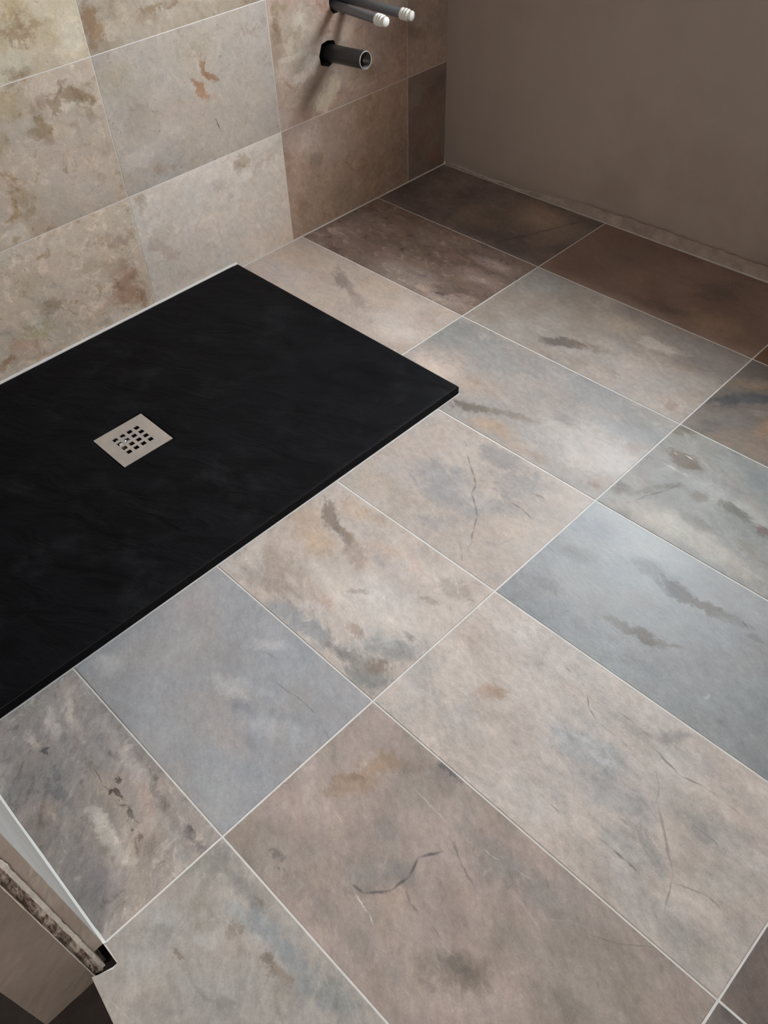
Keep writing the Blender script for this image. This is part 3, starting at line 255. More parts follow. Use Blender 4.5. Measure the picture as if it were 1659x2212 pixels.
 'C4': {'mottle':0.15,'streak':0.9,'ang':-0.25,'relief':0.5,'base':(0.5061,0.4456,0.4065),'alt':(0.48,0.4347,0.4034),'feats':[(-0.2591,0.0771,0.0879,0.0732,1.276,0.9,0.6,(0.51,0.4349,0.3881),0.0),(-0.1576,0.0604,0.1102,0.0606,-2.9807,0.9,0.5,(0.4844,0.434,0.3979),0.0),(-0.1842,-0.0118,0.0354,0.0215,-2.6917,0.8,0.8,(0.4079,0.3056,0.2436),0.0),(-0.1682,-0.0082,0.0166,0.0148,-2.936,0.7,0.5,(0.3582,0.2625,0.2049),0.0),(-0.0216,0.0102,0.0743,0.0472,-2.9476,0.8,0.8,(0.3634,0.364,0.3691),0.0),(0.0261,0.0248,0.0649,0.0342,-3.1236,0.8,0.8,(0.3493,0.3489,0.3479),0.0),(0.0636,-0.0185,0.0681,0.0524,-3.0559,0.9,0.8,(0.3707,0.3622,0.353),0.0),(0.0489,0.0878,0.0587,0.031,-2.7253,0.8,0.7,(0.3766,0.3545,0.3318),0.0),(0.0787,0.1162,0.0312,0.0206,-2.5276,0.6,0.7,(0.3008,0.2898,0.2784),0.0),(-0.0211,0.0212,0.0339,0.007,-2.9918,0.6,0.6,(0.499,0.5004,0.513),0.0),(0.0163,0.0154,0.0338,0.0056,-3.0432,0.6,0.5,(0.497,0.4849,0.4976),0.0),(0.1108,-0.0656,0.0659,0.0424,-2.9951,0.9,0.8,(0.3779,0.3603,0.3408),0.0),(0.1485,-0.0556,0.0641,0.0178,2.5007,0.6,0.8,(0.3329,0.3218,0.3088),0.0),(0.1072,-0.0145,0.0562,0.0328,2.6947,0.8,0.7,(0.3421,0.3397,0.3358),0.0),(0.1584,0.0346,0.0656,0.0451,-3.0374,0.9,0.7,(0.4386,0.4069,0.3645),0.0),(0.1995,0.0377,0.0734,0.0365,-2.9973,0.8,0.6,(0.3516,0.3344,0.3154),0.0),(0.2138,-0.0352,0.0754,0.0406,-3.0119,0.9,0.8,(0.415,0.386,0.3509),0.0),(0.1252,0.0405,0.0307,0.021,1.3891,0.8,0.6,(0.4799,0.4336,0.389),0.0),(0.1911,0.1036,0.0553,0.032,-2.9128,0.9,0.6,(0.3826,0.3735,0.3521),0.0),(-0.0068,-0.0666,0.0753,0.0528,3.1345,0.9,0.6,(0.4678,0.4232,0.3917),0.0),(0.0689,-0.1148,0.0597,0.0301,-3.0416,0.9,0.6,(0.4058,0.3777,0.3495),0.0),(0.2203,-0.1252,0.0857,0.0431,-2.9644,0.9,0.7,(0.3817,0.356,0.3294),0.0),(0.2776,-0.0999,0.0606,0.0451,-2.5761,0.9,0.6,(0.4019,0.3693,0.3264),0.0),(0.2488,-0.0014,0.0581,0.0371,-3.1383,0.9,0.5,(0.4156,0.3861,0.3452),0.0),(0.1474,-0.0216,0.0718,0.003,-0.8059,0.9,0.65,(0.2048,0.1989,0.1925),1.0),(0.1913,-0.0833,0.0394,0.0025,-1.2213,0.9,0.65,(0.2126,0.2077,0.202),1.0),(0.1065,0.0251,0.0184,0.0016,2.0091,0.9,0.5,(0.2434,0.2274,0.2109),1.0),(0.0907,0.0464,0.0206,0.0017,2.3901,0.9,0.5,(0.2383,0.2215,0.2044),1.0),(-0.055,0.0819,0.0177,0.0019,-0.7781,0.9,0.75,(0.235,0.1541,0.118),1.0),(-0.0364,0.0683,0.016,0.0019,-0.4616,0.9,0.75,(0.2396,0.1589,0.1229),1.0),(-0.1115,0.1063,0.011,0.0023,-0.3818,0.9,0.6,(0.2116,0.1844,0.1516),1.0),(-0.0779,0.1003,0.007,0.0018,-0.308,0.9,0.6,(0.262,0.1755,0.1432),1.0),(-0.0073,0.0611,0.0242,0.0018,-0.0068,0.9,0.45,(0.2657,0.2288,0.2023),1.0),(0.027,0.0593,0.0252,0.0017,-0.097,0.9,0.45,(0.2751,0.2384,0.2114),1.0),(0.0078,0.0972,0.033,0.0018,-0.0034,0.9,0.5,(0.2643,0.1942,0.1615),1.0),(0.0416,0.0958,0.0159,0.0018,-0.117,0.9,0.5,(0.2713,0.2012,0.1684),1.0),(0.0875,0.0781,0.0377,0.0022,-0.2109,0.9,0.7,(0.1496,0.1289,0.1151),1.0),(0.1297,0.0763,0.0245,0.0022,0.2156,0.9,0.7,(0.1596,0.1391,0.1256),1.0),(0.1611,0.0797,0.0213,0.0019,-0.0153,0.9,0.4,(0.2539,0.2287,0.2121),1.0),(0.1902,0.0792,0.0207,0.0019,-0.0153,0.9,0.4,(0.2586,0.2341,0.218),1.0),(-0.0913,-0.0534,0.0156,0.0019,-0.3176,0.9,0.5,(0.2878,0.2448,0.2131),1.0),(0.0134,-0.0936,0.0182,0.0022,-0.0459,0.9,0.65,(0.2386,0.2082,0.1791),1.0),(-0.0105,-0.0918,0.0164,0.0018,-0.1049,0.9,0.4,(0.3045,0.2699,0.2453),1.0),(0.1151,-0.086,0.0143,0.0021,-0.0899,0.9,0.75,(0.1678,0.1429,0.131),1.0),(0.1358,-0.0876,0.0155,0.0021,-0.07,0.9,0.75,(0.1687,0.1443,0.1327),1.0),(0.0882,-0.0854,0.0244,0.0017,0.017,0.9,0.45,(0.2654,0.2339,0.2116),1.0),(0.093,-0.0419,0.0138,0.002,-0.0017,0.9,0.5,(0.2273,0.205,0.1906),1.0),(0.1741,0.0201,0.0194,0.002,0.1179,0.9,0.5,(0.2261,0.2036,0.189),1.0),(0.1992,0.0196,0.0171,0.002,-0.1717,0.9,0.5,(0.2286,0.2069,0.1923),1.0),(0.2088,-0.0578,0.0314,0.002,0.3926,0.9,0.65,(0.2154,0.1728,0.1603),1.0),(0.2404,-0.0509,0.0167,0.0021,-0.1191,0.9,0.65,(0.2222,0.1792,0.1668),1.0),(0.1697,-0.127,0.0109,0.0016,-0.0969,0.9,0.4,(0.2876,0.2558,0.242),1.0),(0.1943,-0.1191,0.0167,0.0028,-0.6171,0.9,0.4,(0.2707,0.2575,0.2523),1.0),(0.0718,-0.103,0.0274,0.0017,0.0244,0.9,0.35,(0.3051,0.2804,0.2559),1.0)]},
 'C5': {'mottle':0.6,'streak':0.8,'ang':-0.5,'relief':0.4,'base':(0.3812,0.3187,0.2908),'alt':(0.3175,0.2773,0.2466),'feats':[(-0.2771,0.121,0.0762,0.0674,3.1168,0.9,0.7,(0.4053,0.336,0.3107),0.0),(-0.2545,-0.0425,0.0859,0.0566,-2.8405,0.9,0.6,(0.4096,0.3382,0.3092),0.0),(-0.2124,0.0818,0.0417,0.029,-2.4194,0.7,0.9,(0.3366,0.2536,0.1942),0.0),(-0.2165,0.0377,0.0421,0.0221,-2.2867,0.7,0.9,(0.3295,0.2523,0.1931),0.0),(-0.2233,0.0067,0.026,0.0146,-2.4256,0.8,0.7,(0.3288,0.2562,0.2002),0.0),(-0.2192,0.0451,0.015,0.0097,-2.7493,0.7,0.6,(0.2141,0.1605,0.1315),0.0),(-0.1378,0.1279,0.0457,0.039,-2.9864,0.9,0.7,(0.2698,0.2381,0.2246),0.0),(-0.1303,0.1451,0.0317,0.0105,3.0155,0.7,0.8,(0.1327,0.1211,0.126),0.0),(-0.1429,0.0837,0.0575,0.0417,-2.8055,0.9,0.7,(0.2989,0.2661,0.2437),0.0),(-0.1162,-0.0369,0.0597,0.0328,-2.5451,0.8,0.85,(0.2616,0.242,0.2296),0.0),(-0.0847,-0.0236,0.0521,0.0274,-2.4854,0.7,0.8,(0.2447,0.2335,0.226),0.0),(-0.1032,-0.0584,0.0368,0.0144,-2.536,0.7,0.7,(0.2306,0.2123,0.2016),0.0),(-0.1386,0.0126,0.0575,0.0321,-2.8033,0.9,0.6,(0.3125,0.2721,0.2589),0.0),(-0.1011,0.0395,0.0418,0.0235,-2.9594,0.8,0.6,(0.4171,0.3395,0.3145),0.0),(-0.0396,0.02,0.0558,0.0304,-3.0375,0.9,0.7,(0.3951,0.3212,0.2888),0.0),(-0.0508,-0.0407,0.0655,0.0335,-2.7792,0.9,0.6,(0.3909,0.318,0.2765),0.0),(0.02,0.0946,0.0871,0.0397,-2.9832,0.8,0.8,(0.2729,0.2516,0.2343),0.0),(0.0939,0.0995,0.0721,0.0297,-2.977,0.8,0.7,(0.2911,0.2695,0.2515),0.0),(-0.0358,0.1023,0.0629,0.0237,-3.0538,0.8,0.7,(0.2596,0.2383,0.2248),0.0),(-0.0805,0.1242,0.036,0.0177,3.1091,0.8,0.6,(0.3772,0.3408,0.3063),0.0),(0.0545,-0.0498,0.0585,0.0328,-2.5371,0.7,0.8,(0.2133,0.1823,0.1524),0.0),(0.0458,-0.0479,0.0235,0.0126,-2.6554,0.7,0.6,(0.1553,0.1407,0.1259),0.0),(0.0926,0.0051,0.0708,0.0346,-2.8735,0.9,0.6,(0.318,0.27,0.2407),0.0),(0.182,0.0774,0.0984,0.039,-2.7367,0.9,0.7,(0.296,0.258,0.229),0.0),(0.2113,0.1356,0.0495,0.0312,-2.7646,0.9,0.5,(0.3121,0.2514,0.2223),0.0),(0.1564,0.0164,0.059,0.0243,-2.6735,0.9,0.6,(0.2509,0.2247,0.198),0.0),(-0.1262,-0.1137,0.0508,0.0271,3.1413,0.9,0.6,(0.2546,0.2287,0.2105),0.0),(-0.0008,-0.1008,0.0512,0.025,-3.0064,0.9,0.5,(0.2753,0.2581,0.2477),0.0),(-0.0705,-0.1155,0.0603,0.0248,-2.9321,0.9,0.5,(0.2937,0.2575,0.2301),0.0),(-0.2322,-0.1137,0.0147,0.0071,-2.7208,0.6,0.7,(0.1526,0.1432,0.1338),0.0),(-0.2157,-0.1225,0.0089,0.0058,-2.7729,0.6,0.7,(0.1276,0.1193,0.1109),0.0),(-0.1894,-0.1247,0.0441,0.025,-2.7597,0.8,0.5,(0.2634,0.2364,0.218),0.0),(-0.0711,0.0362,0.0242,0.0035,-2.1464,0.9,0.9,(0.1216,0.1127,0.1146),1.0),(-0.0759,0.0078,0.0216,0.0035,-1.2719,0.9,0.9,(0.1218,0.1134,0.1153),1.0),(-0.0739,-0.0216,0.0219,0.0035,-1.7327,0.9,0.9,(0.1221,0.1136,0.1158),1.0),(-0.0885,-0.0505,0.0265,0.0034,-2.2914,0.9,0.9,(0.1228,0.1146,0.117),1.0),(-0.1114,-0.0654,0.0154,0.0034,-3.042,0.9,0.9,(0.1229,0.1147,0.1171),1.0),(-0.0537,-0.027,0.0133,0.0027,-0.5351,0.9,0.7,(0.1665,0.1637,0.1598),1.0),(-0.0375,-0.0319,0.0118,0.0026,-0.0208,0.9,0.7,(0.1667,0.1641,0.1602),1.0),(-0.0484,0.0658,0.0217,0.0028,-0.5002,0.9,0.75,(0.183,0.1654,0.1545),1.0),(-0.0159,0.0516,0.0295,0.0028,-0.3457,0.9,0.75,(0.1846,0.1673,0.1563),1.0),(-0.1251,0.0865,0.0327,0.0017,-0.1001,0.9,0.7,(0.5033,0.4724,0.4313),1.0),(-0.0951,0.0844,0.0107,0.0017,0.0178,0.9,0.7,(0.5072,0.4772,0.4357),1.0),(-0.0932,-0.0743,0.0258,0.0013,-0.1412,0.9,0.95,(0.5923,0.5665,0.5253),1.0),(-0.0691,-0.0797,0.0102,0.0013,-0.426,0.9,0.95,(0.5996,0.5743,0.5327),1.0),(-0.0154,0.093,0.0091,0.0016,-0.089,0.9,0.7,(0.5027,0.4739,0.4444),1.0),(-0.0032,0.0946,0.0091,0.0016,0.3598,0.9,0.7,(0.4985,0.4705,0.4413),1.0),(0.0394,0.1026,0.0183,0.0016,0.1233,0.9,0.5,(0.4821,0.4551,0.4158),1.0),(0.0004,0.0693,0.018,0.0015,1.4265,0.9,0.5,(0.4327,0.3854,0.3297),1.0),(-0.2007,-0.0169,0.0214,0.0016,-0.1575,0.9,0.6,(0.491,0.4521,0.4132),1.0),(-0.1059,0.0905,0.015,0.0016,-0.9915,0.9,0.4,(0.4445,0.416,0.3774),1.0),(0.0614,0.0723,0.0261,0.0016,-0.1667,0.9,0.5,(0.4796,0.4298,0.3903),1.0),(0.0888,0.0667,0.0142,0.0015,-0.2641,0.9,0.5,(0.4817,0.4317,0.3931),1.0),(0.1601,0.1087,0.0254,0.0015,0.4534,0.9,0.6,(0.1621,0.152,0.1479),1.0),(0.194,0.1308,0.0332,0.0014,0.6767,0.9,0.6,(0.1639,0.1532,0.1493),1.0),(0.1056,0.0888,0.0214,0.0014,0.6745,0.9,0.4,(0.4399,0.4141,0.3871),1.0),(0.1283,0.103,0.0174,0.0015,0.4126,0.9,0.4,(0.4435,0.4177,0.3897),1.0),(0.035,-0.0621,0.0121,0.0015,-0.4771,0.9,0.5,(0.4052,0.3131,0.2477),1.0),(0.0468,-0.0707,0.0094,0.0014,-0.8347,0.9,0.5,(0.4041,0.3133,0.2486),1.0),(-0.0253,-0.1056,0.0348,0.0014,-0.1259,0.9,0.4,(0.3934,0.3739,0.3513),1.0),(0.018,-0.1078,0.0278,0.0014,0.0407,0.9,0.4,(0.3929,0.3738,0.3521),1.0),(0.0034,-0.0319,0.0262,0.0015,-0.1095,0.9,0.4,(0.1804,0.1646,0.1616),1.0),(0.0361,-0.0348,0.0211,0.0015,-0.0632,0.9,0.4,(0.1832,0.167,0.1639),1.0),(-0.2501,-0.0597,0.0183,0.0016,-0.4481,0.9,0.5,(0.4794,0.4289,0.3909),1.0),(-0.1998,0.0838,0.0112,0.0014,1.2545,0.9,0.5,(0.4373,0.3554,0.2917),1.0),(-0.2221,0.0525,0.022,0.0013,-0.0307,0.9,0.5,(0.4384,0.357,0.2935),1.0),(0.0527,-0.0111,0.043,0.0199,-2.7932,0.9,0.5,(0.3668,0.2962,0.2655),0.0),(-0.2586,-0.0655,0.0263,0.0149,-2.6838,0.7,0.5,(0.4456,0.3757,0.3505),0.0),(-0.2959,-0.0382,0.0153,0.0018,1.1094,0.9,0.5,(0.142,0.1106,0.0911),1.0),(-0.2957,-0.0229,0.0105,0.0017,2.2397,0.9,0.5,(0.1454,0.1129,0.0937),1.0)]},
 'C6': {'mottle':0.65,'streak':0.8,'ang':-0.6,'base':(0.3705,0.3502,0.3292),'alt':(0.3851,0.3626,0.337),'feats':[(-0.2779,0.1157,0.0583,0.0348,-2.1577,0.9,0.9,(0.2641,0.2651,0.2446),0.0),(-0.2208,0.1195,0.0711,0.0211,-3.0708,0.8,0.8,(0.2699,0.2685,0.2492),0.0),(-0.1574,0.108,0.0614,0.0206,-3.1222,0.7,0.85,(0.3015,0.3265,0.3453),0.0),(-0.0976,0.1124,0.0687,0.025,-3.1014,0.8,0.85,(0.3001,0.32,0.3286),0.0),(-0.0327,0.1246,0.0552,0.0245,-3.0978,0.9,0.9,(0.2653,0.2755,0.2665),0.0),(-0.1972,0.0931,0.0464,0.0122,-3.0439,0.8,0.7,(0.3391,0.3605,0.3748),0.0),(-0.2734,0.0273,0.0411,0.023,-2.5093,0.9,0.7,(0.4019,0.4143,0.4127),0.0),(-0.2613,0.0189,0.0175,0.0102,-2.5405,0.7,0.7,(0.3116,0.3123,0.2824),0.0),(-0.2261,0.0651,0.0284,0.0172,-2.751,0.7,0.7,(0.302,0.2927,0.2639),0.0),(-0.2519,0.0727,0.0224,0.0122,-2.6478,0.8,0.5,(0.3176,0.3124,0.2779),0.0),(-0.185,0.0796,0.0188,0.0092,-2.6567,0.6,0.7,(0.2812,0.2473,0.2214),0.0),(-0.2251,0.0172,0.0185,0.0049,-2.7597,0.6,0.8,(0.2663,0.2181,0.1868),0.0),(-0.2144,0.0525,0.0328,0.0141,-2.5956,0.8,0.6,(0.4366,0.4397,0.4274),0.0),(-0.1107,0.0848,0.0406,0.0118,-3.0815,0.7,0.8,(0.2655,0.2253,0.1934),0.0),(-0.1359,0.0826,0.0155,0.0054,-3.0288,0.6,0.7,(0.2114,0.1891,0.1662),0.0),(-0.0865,0.0721,0.0397,0.0211,-2.6974,0.8,0.6,(0.3181,0.2933,0.2579),0.0),(-0.1406,0.0265,0.0379,0.0238,-3.0112,0.8,0.5,(0.4189,0.407,0.3691),0.0),(-0.1595,0.0902,0.0142,0.0065,-2.8018,0.6,0.7,(0.4439,0.4599,0.4485),0.0),(-0.17,0.0122,0.0242,0.0048,-3.0942,0.7,0.6,(0.276,0.2522,0.2352),0.0),(-0.1323,0.0201,0.019,0.0106,-2.5899,0.7,0.7,(0.2811,0.2745,0.2481),0.0),(-0.2479,-0.0264,0.0565,0.0251,-2.4238,0.9,0.6,(0.3732,0.3673,0.3481),0.0),(-0.1958,0.0093,0.0479,0.0265,-2.6812,0.9,0.5,(0.4035,0.3972,0.3662),0.0),(-0.2276,-0.0743,0.0156,0.0011,0.1153,0.9,0.6,(0.5038,0.5016,0.4829),1.0),(-0.2067,-0.0719,0.0147,0.0011,0.1139,0.9,0.6,(0.4908,0.488,0.4707),1.0),(-0.2414,0.0206,0.0151,0.002,1.9856,0.9,0.4,(0.4741,0.4789,0.4556),1.0),(-0.2471,0.0388,0.0125,0.002,1.7435,0.9,0.4,(0.465,0.4691,0.4455),1.0),(-0.1864,-0.0468,0.0338,0.0145,-2.4142,0.8,0.5,(0.327,0.3126,0.296),0.0),(-0.2061,0.0825,0.02,0.0014,0.2248,0.9,0.5,(0.4571,0.4717,0.4716),1.0),(-0.1837,0.0844,0.0129,0.0014,-0.1352,0.9,0.5,(0.4556,0.471,0.4716),1.0),(-0.1887,0.1257,0.0142,0.0054,3.0795,0.7,0.6,(0.2244,0.1855,0.1691),0.0)]},
 'D0': {'mottle':0.3,'streak':0.5,'ang':-0.1,'base':(0.2689,0.1674,0.1037),'alt':(0.1676,0.0981,0.06),'feats':[]},
 'D1': {'mottle':0.4,'streak':0.6,'base':(0.2342,0.1838,0.1533),'alt':(0.1994,0.152,0.1198),'feats':[]},
 'D3': {'hue':0.3,'mottle':0.5,'streak':0.7,'ang':-0.9,'base':(0.134,0.1273,0.1361),'alt':(0.0966,0.095,0.1048),'feats':[(-0.2985,-0.4117,0.045,0.0258,1.3783,0.8,0.8,(0.2006,0.1949,0.1777),0.0),(-0.302,-0.3709,0.0256,0.0202,2.007,0.8,0.6,(0.09,0.0908,0.1065),0.0),(-0.2733,-0.415,0.009,0.0015,-0.0424,0.9,0.5,(0.3906,0.3868,0.3691),1.0),(-0.2767,-0.3833,0.0224,0.0153,2.5364,0.8,0.4,(0.2854,0.2706,0.2651),0.0)]},
 'D4': {'mottle':0.7,'streak':0.8,'ang':-0.8,'base':(0.2158,0.1769,0.1519),'alt':(0.1545,0.1342,0.1348),'feats':[]},
 'D5': {'mottle':0.6,'streak':0.8,'ang':-0.8,'base':(0.0692,0.06,0.0639),'alt':(0.2546,0.2236,0.1971),'feats':[]},
 'default': {'base':(0.33,0.31,0.29),'alt':(0.28,0.27,0.26),'feats':[],'mottle':0.4,'streak':0.6,'ang':-0.3},
}
